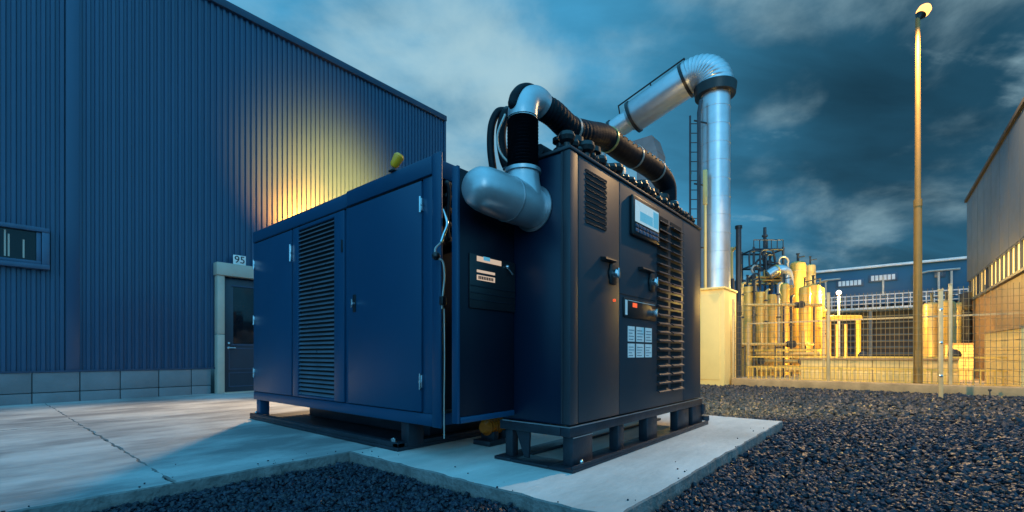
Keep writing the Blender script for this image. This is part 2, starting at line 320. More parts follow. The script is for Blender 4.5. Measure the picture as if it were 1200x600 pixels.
g = MB(); zt = onX(398, 285, EX)[1]; g.box(EX-.02, EX-.012, m0+.02, m0+.045, zt-.1, zt+.02, .003); g.build('latch', 'black', d2)
g = MB(); g.box(EX+.002, EX+.09, EY0+.104, yC-.006, EZ0+.097, EZ1-.137, .003); g.build('frame', 'encl', e)
d3 = MB().box(EX-.012, EX+.03, yC+.0, yB-.035, dz0, dz1, .006).build('door', 'encl', e); tag(d3, 'wide right hand door with black latch')
for y_ in (241, 446): zz_ = onX(490, y_, EX)[1]; hinge(d3, yC+.005, zz_-.055, zz_+.045)
hy, hz = onX(417, 355, EX); g = MB(); g.box(EX-.02, EX-.011, hy-.022, hy+.022, hz-.085, hz+.075, .006); g.build('latch_plate', 'black', d3)
g = MB(); g.tube([(EX-.02, hy, hz-.01), (EX-.045, hy, hz-.01)], .017, 12); g.box(EX-.05, EX-.038, hy-.012, hy+.012, hz-.045, hz+.03, .004); g.build('latch_handle', 'chrome', d3)
# enclosure skid
g = MB(); g.box(2.27, 3.9, 3.12, 6.14, 0.004, .035, .004); g.box(2.27, 2.34, 3.12, 6.14, .036, .075, .004); g.box(2.27, 3.9, 3.12, 3.19, .036, .07, .004); sk = g.build('skid', 'skid', e)
for (x0, x1, y0, y1) in ((2.36, 2.52, 3.1, 3.2), (2.33, 2.44, 5.98, 6.09), (3.6, 3.72, 3.1, 3.22), (3.6, 3.72, 5.98, 6.09)):
    MB().box(x0, x1, y0, y1, .036, EZ0, .005).build('leg', 'encl' if y0 > 5 else 'skid', e)
g = MB(); g.box(2.75, 3.7, 3.3, 5.6, .04, .22, .02); g.build('sump_tray', 'skid', e)
g = MB(); g.ball((2.30, 3.22, .09), .016); g.ball((2.31, 6.05, .085), .014); g.tube([(2.30, 3.22, .075), (2.30, 3.22, .10)], .022, 6); g.split('anchor_bolt', 'chrome', e)
# fittings in the gap on the right side of the enclosure
def tubepart(name, pts, r, m, par, seg=12, n=8): return MB().tube(curve(pts, n), r, seg).build(name, m, par)
sy = EY0-.02
cbl = [P(516, 285, 3.40), P(510, 292, 3.37), P(512, 302, 3.36), P(519, 307, 3.37), P(521, 325, 3.38), P(519, 345, 3.38), P(518, 362, 3.39)]
tubepart('cable', cbl, .0075, 'galv', e)
g = MB(); g.ball(P(511, 300, 3.36), .032); g.box(*(lambda q: (q.x-.02, q.x+.02, q.y-.02, q.y+.02, q.z-.035, q.z+.03))(P(519, 352, 3.38)), .006); g.split('cable_gland', 'black', e)
tubepart('cable', [P(520.5, 362, 3.40), P(521, 420, 3.40), P(520.5, 470, 3.41), P(520.5, 514, 3.42)], .005, 'galv', e)
for yy, r_ in ((216, .035), (230, .03), (246, .035), (262, .028), (280, .03)):
    q = P(523.5, yy, 3.62); g = MB(); g.tube([q, q+Vector((.3, .14, 0))], r_, 12); g.tube([q+Vector((.05, .025, 0)), q+Vector((.08, .04, 0))], r_*1.3, 12); g.ball(q, r_*.9); g.build('pipe_stub', 'black', e)
tubepart('hose', [P(521, 214, 3.62), P(525, 218, 3.6), P(526, 232, 3.6), P(524, 262, 3.6), P(526, 280, 3.6)], .018, 'rubber', e)
tubepart('hose', [P(519, 246, 3.5), P(524, 262, 3.46), P(520, 275, 3.44), P(517, 284, 3.42)], .012, 'chrome', e)
# orange feed pump on the slab between the two units
pp = Vector((3.05, 2.78, 0))
o_ = thing('feed_pump', 'small orange pump on the pad between the two cabinets', 'pump', pp)
g = MB(); g.box(pp.x-.16, pp.x+.2, pp.y-.1, pp.y+.1, .006, .05, .006); g.build('base_plate', 'skid', o_)
g = MB(); g.tube([pp+Vector((-.14, 0, .16)), pp+Vector((-.11, 0, .16)), pp+Vector((.1, 0, .16))], [.045, .066, .066], 18)
for k in range(6): g.tube([pp+Vector((-.1+.035*k, 0, .16)), pp+Vector((-.088+.035*k, 0, .16))], .074, 18)
g.build('motor', 'orange', o_)
g = MB(); g.tube([pp+Vector((.1, 0, .16)), pp+Vector((.2, 0, .16))], .055, 16); g.tube([pp+Vector((.15, 0, .16)), pp+Vector((.15, 0, .28))], .03, 12); g.build('pump_head', 'steel_dark', o_)
g = MB(); g.box(pp.x-.08, pp.x-.02, pp.y-.08, pp.y+.08, .045, .12, .004); g.box(pp.x+.05, pp.x+.11, pp.y-.08, pp.y+.08, .045, .12, .004); g.split('foot_bracket', 'skid', o_)
# yellow beacon on the enclosure's roof
bq = P(462, 196, 3.83); bq.z = EZ1+.012
bk = thing('work_light', 'small tilted yellow work light standing on the blue enclosure roof', 'light', bq)
g = MB(); g.box(bq.x-.035, bq.x+.035, bq.y-.035, bq.y+.035, bq.z, bq.z+.015, .004); g.tube([bq+Vector((0, 0, .014)), bq+Vector((0, 0, .05))], .012, 10); g.build('bracket', 'black', bk)
ax = (RT*.5+Vector((0, 0, 1))*.85).normalized(); c0 = bq+Vector((0, 0, .06))
g = MB(); g.tube([c0-ax*.02, c0, c0+ax*.08, c0+ax*.1], [.022, .036, .045, .03], 14); g.build('housing', 'beacon', bk)
# ================================================================== CONTROL CABINET (right unit)
KX, KX1, KY, KY1, KZ0, KZ1 = 2.646, 5.33, 1.716, 2.30, .31, 2.19
c = thing('generator_cabinet', 'dark slate control cabinet with screen, vents and hoses on black legs', 'generator', (4.0, 2.0, 0))
g = MB(); g.box(KX, KX1, KY+.02, KY1, KZ0, KZ1, .012); g.build('body', 'cab_front', c)
def fx(px): return onY(px, 400, KY)[0]
def fz(px, py): return onY(px, py, KY)[1]
g = MB(); g.box(KX-.006, fx(676.5), KY-.008, KY+.05, KZ0+.004, KZ1+.004, .008); g.box(KX-.006, KX+.012, KY+.052, KY+.066, KZ0+.01, KZ1, .002); g.build('corner_post', 'cab', c)
s1, s2 = fx(725.5), fx(800)
pn = []
for a, q, lb in ((fx(677.5), s1-.004, 'left panel with ten vent slots and a rotary latch'), (s1+.004, s2-.003, 'middle panel with screen and twin louvre columns'), (s2+.003, KX1, None)):
    o = MB().box(a, q, KY-.004, KY+.03, KZ0+.006, KZ1, .005).build('panel', 'cab', c); pn.append(o)
    if lb: tag(o, lb)
g = MB(); g.box(KX-.012, KX1+.012, KY-.014, KY1+.01, KZ1+.006, KZ1+.03, .006); g.build('roof_rim', 'cab', c)
Yf = KY-.004
# vent slots (left panel)
x0, x1 = fx(685), fx(710.5); zt, zb = fz(697, 203), fz(697, 266)
g = MB(); g2 = MB(); ns = 10
for i in range(ns):
    z = zb+(zt-zb)*(i+.5)/ns; hh = (zt-zb)/ns*.30
    pl = [(x0+hh, Yf-.002, z-hh), (x1-hh, Yf-.002, z-hh), (x1-hh*.3, Yf-.002, z-hh*.6), (x1, Yf-.002, z), (x1-hh*.3, Yf-.002, z+hh*.6), (x1-hh, Yf-.002, z+hh), (x0+hh, Yf-.002, z+hh), (x0+hh*.3, Yf-.002, z+hh*.6), (x0, Yf-.002, z), (x0+hh*.3, Yf-.002, z-hh*.6)]
    g.prism(pl, (0, .004, 0)); g2.box(x0+.01, x1-.01, Yf-.008, Yf-.0005, z-hh*1.35, z-hh*1.05, .001)
g.build('vent_slots', 'void', pn[0]); g2.build('slot_lips', 'cab', pn[0])
# display
a, b_ = fx(737), fx(768.5); zt, zb = fz(737, 228), fz(737, 275)
ds = MB().box(a, b_, Yf-.035, Yf+.002, zb, zt, .012).build('display', 'black', pn[1])
u0, u1 = a+.035, b_-.035; w0, w1 = zb+.115, zt-.04
MB().box(u0, u1, Yf-.038, Yf-.033, w0, w1).build('screen', 'screen', ds, smooth=False)
g = MB(); g.box(u0+.18*(u1-u0), u0+.72*(u1-u0), Yf-.040, Yf-.0385, w0+.02, w0+.1); g.box(u0+.75*(u1-u0), u1-.01, Yf-.040, Yf-.0385, w0+.02, w0+.16); g.build('screen_fields', 'screenb', ds, smooth=False)
g = MB()
for i in range(7): g.box(u0+i*(u1-u0)/7+.006, u0+(i+1)*(u1-u0)/7-.006, Yf-.042, Yf-.034, zb+.03, zb+.06, .002); g.box(u0+i*(u1-u0)/7+.006, u0+(i+1)*(u1-u0)/7-.006, Yf-.042, Yf-.034, zb+.07, zb+.095, .002)
g.build('keys', 'winframe', ds)
# lever + rotary latches
for (lx0, lx1, ly, rx, ry, pn_) in ((703, 716, 305, 716, 321, pn[0]), (747, 761, 316.5, 762, 331, pn[1])):
    z = fz(lx0, ly); a, b_ = fx(lx0), fx(lx1)
    g = MB(); g.prism([(a, Yf, z+.028), (a, Yf-.045, z+.022), (a, Yf-.05, z+.008), (a, Yf, z-.002)], (b_-a, 0, 0)); g.build('hood', 'black', pn_)
    X, z = fx(rx), fz(rx, ry)
    g = MB(); g.tube([(X, Yf+.001, z), (X, Yf-.014, z)], .062, 20); g.box(X-.05, X+.05, Yf-.022, Yf-.001, z-.085, z+.075, .02); k_ = g.build('rotary_latch', 'black', pn_)
    g = MB(); g.tube([(X, Yf-.014, z), (X, Yf-.05, z), (X, Yf-.058, z)], [.036, .034, .026], 18); g.box(X-.011, X+.011, Yf-.07, Yf-.05, z-.04, z+.04, .005); g.build('knob', 'chrome', k_)
g = MB(); X, z = fx(718.5), fz(718, 352); g.tube([(X, Yf+.001, z), (X, Yf-.014, z)], .011, 10); g.build('indicator', 'red', pn[0])
# recessed breaker panel and six paper labels
a, b_ = fx(729), fx(767); zt, zb = fz(729, 348), fz(729, 371.5)
bp = MB().box(a, b_, Yf-.012, Yf+.001, zb, zt, .004).build('breaker_panel', 'black', pn[1])
g = MB(); g.box(a+.02, a+.06, Yf-.0145, Yf-.0125, zb+.02, zt-.02); g.box(a+.075, b_-.03, Yf-.0145, Yf-.0125, zt-.022, zt-.018); g.build('label', 'paper', bp, smooth=False)
g = MB(); g.box(a+.16, a+.24, Yf-.0145, Yf-.0125, zt-.07, zt-.035); g.build('readout', 'red', bp, smooth=False)
g = MB(); X = b_-.07; z = (zt+zb)/2-.01; g.tube([(X, Yf-.01, z), (X, Yf-.04, z)], .028, 14); g.box(X-.01, X+.01, Yf-.055, Yf-.04, z-.035, z+.035, .004); g.build('switch', 'chrome', bp)
g = MB(); g.box(s1+.006, b_+.005, Yf-.003, Yf+.001, zt+.018, zt+.026); g.build('panel_seam', 'void', pn[1], smooth=False)
for r0, r1 in ((382, 400), (402.5, 419)):
    for q0, q1 in ((735, 742.8), (744.8, 753.6), (755.3, 762.8)):
        a, b_ = fx(q0), fx(q1); zt, zb = fz(735, r0), fz(735, r1)
        pl = MB().box(a, b_, Yf-.004, Yf+.001, zb, zt).build('paper_label', 'paper', pn[1], smooth=False)
        g = MB()
        for i in range(4): g.box(a+.012, b_-.012-random.random()*.05, Yf-.0055, Yf-.0045, zb+(zt-zb)*(.12+.2*i), zb+(zt-zb)*(.17+.2*i))
        g.build('print_lines', 'blade', pl, smooth=False)
# louvre columns
for q0, q1 in ((769, 782.5), (785, 798)):
    a, b_ = fx(q0), fx(q1); zt, zb = fz(769, 250), fz(769, 461); nr = 21; st = (zt-zb)/nr
    g = MB(); g2 = MB()
    for i in range(nr):
        z = zb+st*(i+.1); g.box(a+.006, b_-.006, Yf-.003, Yf+.001, z+.02, z+st*.80)
        g2.prism([(a, Yf, z+.026), (a, Yf-.034, z+.006), (a, Yf-.036, z-.004), (a, Yf-.030, z-.004), (a, Yf, z+.014)], (b_-a, 0, 0))
    lc = g2.build('louvre_column', 'cab', pn[1], smooth=False); g.build('louvre_gaps', 'void', lc, smooth=False)
# base beam, legs and ground rails
g = MB(); g.box(KX-.02, KX1+.02, KY-.018, KY+.06, .235, KZ0-.006, .006); g.box(KX-.02, KX+.05, KY+.062, KY1+.03, .235, KZ0-.006, .006); g.box(KX, KX1, KY1-.05, KY1+.03, .24, KZ0-.01); g.build('base_beam', 'skid', c)
g = MB(); g.box(KX-.022, KX1+.022, KY-.0205, KY-.012, KZ0-.010, KZ0-.003); g.box(KX-.0225, KX-.014, KY-.0115, KY1, KZ0-.010, KZ0-.003); g.build('beam_edge', 'edge', c, smooth=False)  # bright metal strip along the outer edge of the beam
g = MB(); g.box(KX-.05, KX1+.1, KY-.06, KY+.14, .006, .03, .004); g.box(KX-.05, KX1+.1, KY-.06, KY-.045, .031, .052, .003); g.box(KX-.05, KX1+.08, KY1-.1, KY1+.06, .006, .03, .004); g.box(KX-.05, KX+.16, KY+.145, KY1-.105, .006, .028, .004); g.build('ground_rail', 'skid', c)
for q0, q1 in ((669.5, 693), (723, 730), (757, 769), (793, 806), (810.5, 822)):
    a, b_ = max(KX-.012, fx(q0)), fx(q1); l_ = MB().box(a, b_, KY-.01, KY+.07, .031, .233, .005).build('leg', 'skid', c)
    if q0 == 669.5:
        MB().box(a+.004, b_-.002, KY-.0125, KY-.0105, .222, .228).build('leg_edge', 'edge', l_, smooth=False)
        g = MB(); Xq = a+.08; g.tube([(Xq, KY-.03, .03), (Xq, KY-.03, .045)], .022, 6); g.ball((Xq, KY-.03, .055), .016); g.build('anchor_bolt', 'chrome', l_)
for y0, x_ in ((2.22, KX), (2.22, 3.6), (2.22, 5.1)): MB().box(x_, x_+.07, y0, y0+.07, .031, .238, .005).build('leg', 'skid', c)
g = MB(); g.prism([(KX+.01, KY+.35, .235), (KX+.01, KY+.48, .235), (KX+.01, KY+.40, .04), (KX+.01, KY+.36, .04)], (.02, 0, 0)); g.build('brace', 'skid', c)
g = MB(); g.box(KX1+.02, KX1+.1, KY-.03, KY+.06, .12, .24, .01); g.tube([(KX1+.09, KY-.02, .05), (KX1+.09, KY-.02, .1)], .05, 12); g.build('lifting_lug', 'skid', c)
# work lamp on the far end of the cabinet, lights kiosk, kerb and fence
wl = Vector((KX1+.16, KY+.42, 1.75))
g = MB(); g.box(KX1-.002, KX1+.02, wl.y-.06, wl.y+.06, wl.z-.06, wl.z+.06, .004); g.tube([(KX1+.02, wl.y, wl.z), (KX1+.06, wl.y, wl.z)], .02, 10); g.box(KX1+.06, KX1+.14, wl.y-.1, wl.y+.1, wl.z-.07, wl.z+.07, .012); tl = g.build('end_lamp', 'black', c)
g = MB(); g.box(KX1+.141, KX1+.146, wl.y-.085, wl.y+.085, wl.z-.055, wl.z+.055); g.build('lens', 'lamp', tl)
# open service door with instrument cluster
OY, OX0 = 2.20, 2.074
od = MB().box(OX0, KX-.008, OY, OY+.045, .387, 2.02, .006).build('open_door', 'doornavy', c); tag(od, 'navy service door swung open toward the viewer')
g = MB(); g.box(OX0-.012, OX0+.012, OY-.004, OY+.052, .345, 2.03, .005); g.box(OX0+.014, KX-.01, OY-.010, OY+.05, .345, .385, .005); g.build('door_flange', 'encl', od)
def ox(px): return onY(px, 330, OY)[0]
def oz(px, py): return onY(px, py, OY)[1]
a, b_ = ox(549), ox(602); zt, zb = oz(552, 297), oz(552, 361)
ip = MB().box(a, b_, OY-.014, OY+.001, zb, zt, .004).build('instrument_panel', 'black', od)
def strip(name, q0, q1, r0, r1, m, off=.017):
    MB().box(ox(q0), ox(q1), OY-off, OY-.013, oz(q0, r1), oz(q0, r0)).build(name, m, ip, smooth=False)
strip('display_strip', 557, 585.5, 300, 306, 'amber'); strip('display_strip', 557, 578, 316, 319, 'amber'); strip('display_strip', 557, 578, 322, 328, 'amber'); strip('display_strip', 564.5, 572, 301, 305.4, 'screenb', .019)
g = MB()
for r0 in (334, 342, 350): g.box(a+.004, b_-.004, OY-.02, OY-.013, oz(552, r0)-.006, oz(552, r0)); 
for i in range(9): g.box(ox(558.5+i*2), ox(559.6+i*2), OY-.021, OY-.0175, oz(558, 327), oz(558, 323.4))
g.build('seam_lines', 'encl_dark', ip, smooth=False)
g = MB(); g.ball((ox(592), OY-.02, oz(592, 318)+.03), .018); g.tube([(ox(592), OY-.016, oz(592, 318)+.03), (ox(597), OY-.03, oz(592, 318)-.02)], .008, 8); g.build('key_switch', 'chrome', ip)
# grey elbow pipe, bellows, long black hose
PXc, PYc = 2.52, 2.02
def zat(px, py, X=PXc, Y=PYc): t = FW.x*X+FW.y*Y; return H+(HY-py)/F*t
zc_ = zat(610, 240)
arc = [Vector((PXc, PYc, zat(613, 196))), Vector((PXc, PYc, zat(613, 210)))]
for k in range(1, 8):
    th = R(90*k/7); arc.append(Vector((PXc-.10*(1-math.cos(th)), PYc, zc_+.055-.055*math.sin(th)-.0)))
arc += [Vector((2.28, PYc-.005, zc_)), Vector((2.20, PYc-.01, zc_)), Vector((2.16, PYc-.01, zc_)), Vector((2.125, PYc-.01, zc_)), Vector((2.10, PYc-.01, zc_)), Vector((2.085, PYc-.01, zc_))]
ep = MB()
ep.tube([(q, PYc, zc_) for q in (KX+.01, 2.60, 2.52, 2.42, 2.30, 2.20, 2.12, 2.06, 2.02, 2.0)], [.135, .142, .147, .149, .148, .146, .139, .124, .095, .035], 32)
ep.tube([(PXc, PYc, zc_+.05), (PXc, PYc, zat(613, 222)), (PXc, PYc, zat(613, 212)), (PXc, PYc, zat(613, 203))], [.14, .130, .118, .114], 28)
pipe = ep.build('elbow_pipe', 'pipe', c, angle=60)
g = MB(); g.tube([(2.36, PYc, zc_), (2.37, PYc, zc_)], .153, 32); g.tube([(2.20, PYc, zc_), (2.209, PYc, zc_)], .141, 32); g.tube([(PXc, PYc, zat(613, 204)), (PXc, PYc, zat(613, 200))], .128, 28); g.tube([(2.628, PYc, zc_), (2.640, PYc, zc_)], .165, 32); g.split('clamp_ring', 'edge', pipe)
g = MB(); zb, zt = zat(613, 199), zat(613, 140); nr = 15; pr = []
for i in range(nr*4+1): pr.append((.100+.011*math.cos(2*math.pi*i/4), zb+(zt-zb)*i/(nr*4)))
g.lathe((PXc, PYc, 0), pr, 26); g.build('bellows', 'rubber', c, angle=70)
top = curve([(PXc, PYc, zt-.01), (PXc+.005, PYc, zat(613, 130)), (PXc+.045, PYc, zat(613, 117)), (PXc+.13, PYc-.01, zat(613, 111)), (PXc+.19, PYc-.015, zat(613, 113))], 6)
g = MB(); g.tube(top, .106, 24); g.build('top_elbow', 'pipe', c, angle=60)
hp = [top[-1]-Vector((.02, 0, 0)), P(648, 133, 3.42), P(668, 151, 3.6), P(690, 157, 3.8), P(708, 161, 4.0), P(733, 178, 4.35), P(757, 192, 4.72), P(772, 204, 5.0), P(780, 218, 5.15), P(781, 236, 5.2)]
hc = curve(hp, 22); rr = [.088+.022*min(1, i/140)+(.002 if i % 4 < 2 else -.002)*(1 if i < 60 else .2) for i in range(len(hc))]
hs = MB().tube(hc, rr, 20).build('hose', 'rubber', c, angle=70)
for i in (46, 92, 118, 146): 
    q0, q1 = hc[i], hc[i+1]; dd = (q1-q0).normalized(); MB().tube([q0-dd*.012, q0+dd*.012], rr[i]+.007, 20).build('clamp', 'galv' if i != 92 else 'tanksteel', hs)
g = MB()
for i in range(98, 160, 5): q0 = hc[i]; nd = (Vector((0, -1, .35))).normalized(); g.ball(q0+nd*(rr[i]+.002), .009, 8)
g.build('rivets', 'edge', hs)
g = MB(); g.tube(curve([P(601, 122, 3.16), P(604, 112, 3.17), P(611, 105, 3.2), P(620, 104, 3.24), P(630, 109, 3.28)], 6), .036, 14); g.ball(P(601, 122, 3.16), .035, 14); g.ball(P(630, 109, 3.28), .035, 14); g.build('top_hose_cap', 'rubber', c)
# looped hoses behind the open door
tubepart('hose', [P(579, 206, 3.62), P(575, 175, 3.62), P(576, 148, 3.62), P(583, 132, 3.62), P(592, 130, 3.62)], .030, 'rubber', c)
tubepart('hose', [P(604, 205, 3.62), P(592, 190, 3.60), P(587, 160, 3.60), P(591, 137, 3.6), P(598, 131, 3.6)], .040, 'rubber', c)
tubepart('cable', [P(592, 134, 3.5), P(583, 158, 3.5), P(586, 178, 3.5), P(597, 191, 3.5), P(606, 193, 3.45)], .009, 'galv', c)
g = MB(); g.ball(P(594, 130, 3.6), .035); g.tube([P(583, 131, 3.62), P(598, 129, 3.6)], .022, 10); g.build('hose_coupling', 'black', c)
# rows of black fittings and covers on the cabinet roof
zr = KZ1+.03
random.seed(3)
for i in range(32):
    X = 2.70+i*.082; y0 = KY+.05+random.uniform(0, .03); s_ = random.uniform(.85, 1.3)*(1.1+.3*(i % 3 == 0))
    g = MB(); g.lathe((X, y0, zr), [(.03*s_, 0), (.03*s_, .012), (.018*s_, .016), (.018*s_, .03*s_), (.034*s_, .04*s_), (.040*s_, .058*s_), (.034*s_, .076*s_), (.012, .086*s_)], 12); g.build('fitting', 'black', c)
for i in range(13):
    X = 2.78+i*.205; y0 = KY+.17+random.uniform(-.02, .03); s_ = random.uniform(1., 1.6)
    g = MB(); g.lathe((X, y0, zr-.002), [(.05*s_, 0), (.05*s_, .06*s_), (.03*s_, .075*s_), (.03*s_, .1*s_), (.055*s_, .11*s_), (.055*s_, .135*s_), (.02, .15*s_)], 14); g.build('valve_cover', 'black', c)
for X in (3.3, 3.75, 4.25, 4.6): 
    g = MB(); g.box(X, X+.05, KY+.15, KY+.2, zr, zr+.24, .006); g.box(X-.01, X+.15, KY+.21, KY+.25, zr, zr+.16, .006); g.build('bracket', 'galv', c)
g = MB(); g.tube(curve([(2.72, KY+.11, zr+.05), (3.1, KY+.12, zr+.06), (3.6, KY+.1, zr+.05), (4.3, KY+.12, zr+.06), (5.2, KY+.1, zr+.04)], 6), .022, 10); g.tube([(2.7, KY+.3, zr+.07), (5.1, KY+.3, zr+.07)], .045, 12); g.build('manifold', 'steel_dark', c)
# ================================================================== STACK with bent flue
sb = base(838, 15); SR = .455
st_ = thing('exhaust_stack', 'tall silver clad exhaust stack bending over into a sloping duct', 'chimney', sb)
zE = 9.5
g = MB(); g.tube([sb+Vector((0, 0, 0)), sb+Vector((0, 0, 3)), sb+Vector((0, 0, zE))], SR, 32); g.build('pipe', 'clad', st_)
for i in range(15): z = .6+i*.58; MB().tube([sb+Vector((0, 0, z)), sb+Vector((0, 0, z+.03))], SR+.010, 32).build('seam_band', 'clad', st_)
EL = []; re_ = .62; dn = R(22)
for k in range(0, 13):
    th = k/12*(math.pi/2+dn); EL.append(sb+Vector((0, re_*(1-math.cos(th)), zE+re_*math.sin(th))))
g = MB(); er = []; ec = []
for i in range(len(EL)-1):
    for k in range(6): ec.append(EL[i].lerp(EL[i+1], k/6)); er.append(SR+.10+(.018 if k == 0 else 0))
ec.append(EL[-1]); er.append(SR+.1)
g.tube(ec, er, 32); g.build('elbow', 'clad', st_, angle=20)
g = MB(); g.tube([sb+Vector((0, 0, zE-.32)), sb+Vector((0, 0, zE-.02))], [SR+.16, SR+.2], 32); g.build('collar', 'black', st_)
ed = (EL[-1]-EL[-2]).normalized(); q = EL[-1]
g = MB(); g.tube([q, q+ed*2.0, q+ed*2.25], [SR+.09, SR+.09, SR-.05], 32); e3 = q+ed*3.05; g.tube([q+ed*2.2]+curve([e3, e3+ed*.35+Vector((0, 0, -.03)), e3+ed*.62+Vector((0, 0, -.28)), e3+ed*.66+Vector((0, 0, -.75))], 6)+[Vector(((e3+ed*.66).x, (e3+ed*.66).y, 0))], SR-.08, 28); du = g.build('duct', 'clad', st_)
g = MB()
for s_ in (.03, 2.02, 2.9): g.tube([q+ed*s_, q+ed*(s_+.1)], (SR+.13 if s_ < 2.1 else SR-.03), 28)
g.split('flange', 'black', du)
g = MB(); up_ = Vector((-.25, 0, .62)); g.tube([q+up_+ed*.05, q+up_+ed*2.6], .028, 8)
for s_ in (.06, 1.3, 2.58): g.tube([q+up_+ed*s_, q+up_*.55+ed*s_], .025, 8)
g.build('handrail', 'black', du)
g = MB(); q2 = q+ed*2.7; g.box(q2.x-.35, q2.x-.1, q2.y-.12, q2.y+.12, q2.z-.9, q2.z-.3, .02); g.tube([q2+Vector((-.4, .2, -.5)), q2+Vector((-.4, -.25, -.7))], .09, 12); g.build('support_bracket', 'tanksteel', du)
# ladder on the stack
lp = base(813.5, 14.6)
def lad(t0): return [lp+RT*t0, lp+RT*t0]
g = MB()
for s_ in (-.13, .13): g.box(lp.x+RT.x*s_-.025, lp.x+RT.x*s_+.025, lp.y+RT.y*s_-.025, lp.y+RT.y*s_+.025, .05, 8.35)
z = .3
while z < 8.3: g.tube([lp-RT*.13+Vector((0, 0, z)), lp+RT*.13+Vector((0, 0, z))], .014, 6); z += .3
for z in (2., 4.2, 6.2, 8.2): g.tube([lp+Vector((0, 0, z)), Vector((sb.x-.2, sb.y, z))], .025, 6)
g.build('ladder', 'steel_dark', st_)
g = MB(); lq = base(819, 14.7); g.tube([lq, lq+Vector((0, 0, 8.5)), lq+Vector((.05, -.05, 8.9))], .06, 10); g.build('riser_cable', 'steel_dark', st_)
g = MB(); lq = base(826.5, 14.52); g.tube([lq, lq+Vector((0, 0, 5.6))], .05, 10); g.box(lq.x-.06, lq.x+.06, lq.y-.06, lq.y+.06, 5.5, 6.6, .01); g.build('conduit', 'tanksteel', st_)
# pale vertical duct that receives the flue
vq = base(763, 16.6)
vd = thing('duct_tower', 'pale square duct tower behind the slate cabinet under the sloping flue', 'duct', vq)
g = MB(); g.box(vq.x-.38, vq.x+.38, vq.y-.38, vq.y+.38, 0, 7.9, .02); g.build('casing', 'plinth', vd)
g = MB()
for z in (1.5, 3., 4.5, 6., 7.5): g.box(vq.x-.41, vq.x+.41, vq.y-.41, vq.y+.41, z, z+.08, .01)
g.split('flange', 'galv', vd)
g = MB(); g.prism([vq+Vector((-.38, -.38, 7.9)), vq+Vector((.38, -.38, 7.9)), vq+Vector((.38, .38, 7.9)), vq+Vector((-.38, .38, 7.9))], (0, .2, .6)); g.build('hood', 'plinth', vd)
# ================================================================== KIOSK, FENCE, POSTS
kb = Vector((13.6, 4.4, GZ))
k_ = thing('electrical_kiosk', 'cream yellow steel kiosk standing where the mesh fence begins', 'kiosk', kb)
ky = base(849, 12.45).y; ktop = 2.57
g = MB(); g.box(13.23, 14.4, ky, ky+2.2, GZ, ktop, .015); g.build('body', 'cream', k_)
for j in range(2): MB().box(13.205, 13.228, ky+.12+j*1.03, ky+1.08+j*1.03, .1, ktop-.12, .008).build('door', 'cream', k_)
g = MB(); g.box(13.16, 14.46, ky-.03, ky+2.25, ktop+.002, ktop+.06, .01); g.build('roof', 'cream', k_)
FX = 13.82; FZ = .13; FT = 2.26; fy = [3.55, 1.35, -.85, -3.05, -5.25]
fn = thing('mesh_fence', 'tall welded wire mesh fence on a brown kerb behind the gravel', 'fence', (FX, 0, FZ))
for y in fy: 
    g = MB(); g.box(FX-.03, FX+.03, y-.03, y+.03, FZ, FT+.05, .005); g.box(FX-.035, FX+.035, y-.035, y+.035, FT+.051, FT+.07, .005); g.build('post', 'post', fn)
for y1, y0 in zip(fy, fy[1:]):
    g = MB(); a, b_ = y0+.04, y1-.04; n_ = int((b_-a)/.08)
    for i in range(n_+1): y = a+(b_-a)*i/n_; g.box(FX-.004, FX+.004, y-.004, y+.004, FZ+.04, FT)
    z = FZ+.06
    while z < FT: g.box(FX-.010, FX-.0045, a, b_, z-.004, z+.004); z += .15
    g.build('mesh_panel', 'wire', fn, smooth=False)
# low picket guard behind the kerb
IX = 15.2
lf = thing('picket_railing', 'low yellow lit picket railing just behind the mesh fence', 'railing', (IX, 0, -.02))
g = MB(); y = -6.
while y < 3.5: g.box(IX-.012, IX+.012, y-.014, y+.014, -.02, .42); y += .12
g.build('pickets', 'yellow', lf, smooth=False)
g = MB()
for z in (.06, .42, .72): g.box(IX+.013, IX+.04, -6, 3.5, z-.02, z+.02)
g.build('rails', 'yellow', lf, smooth=False)
g = MB(); 
for y in np.arange(-6, 3.6, 1.9): MB().box(IX+.041, IX+.1, y-.03, y+.03, -.02, 1.75).build('post', 'post', lf)
MB().box(IX+.045, IX+.095, -6, 3.5, 1.70, 1.74).build('top_rail', 'post', lf)
lw = thing('blockwork_barrier', 'low cream block wall lit yellow behind the picket railing', 'wall', (17.2, 0, -.02))
g = MB(); y = -1.2
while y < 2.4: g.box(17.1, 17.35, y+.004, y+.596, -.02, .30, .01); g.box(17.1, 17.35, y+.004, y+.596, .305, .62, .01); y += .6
g.build('blocks', 'cream', lw)
g = MB(); g.box(17.06, 17.39, -1.22, 2.42, .622, .68, .01); g.build('coping', 'kerb', lw)
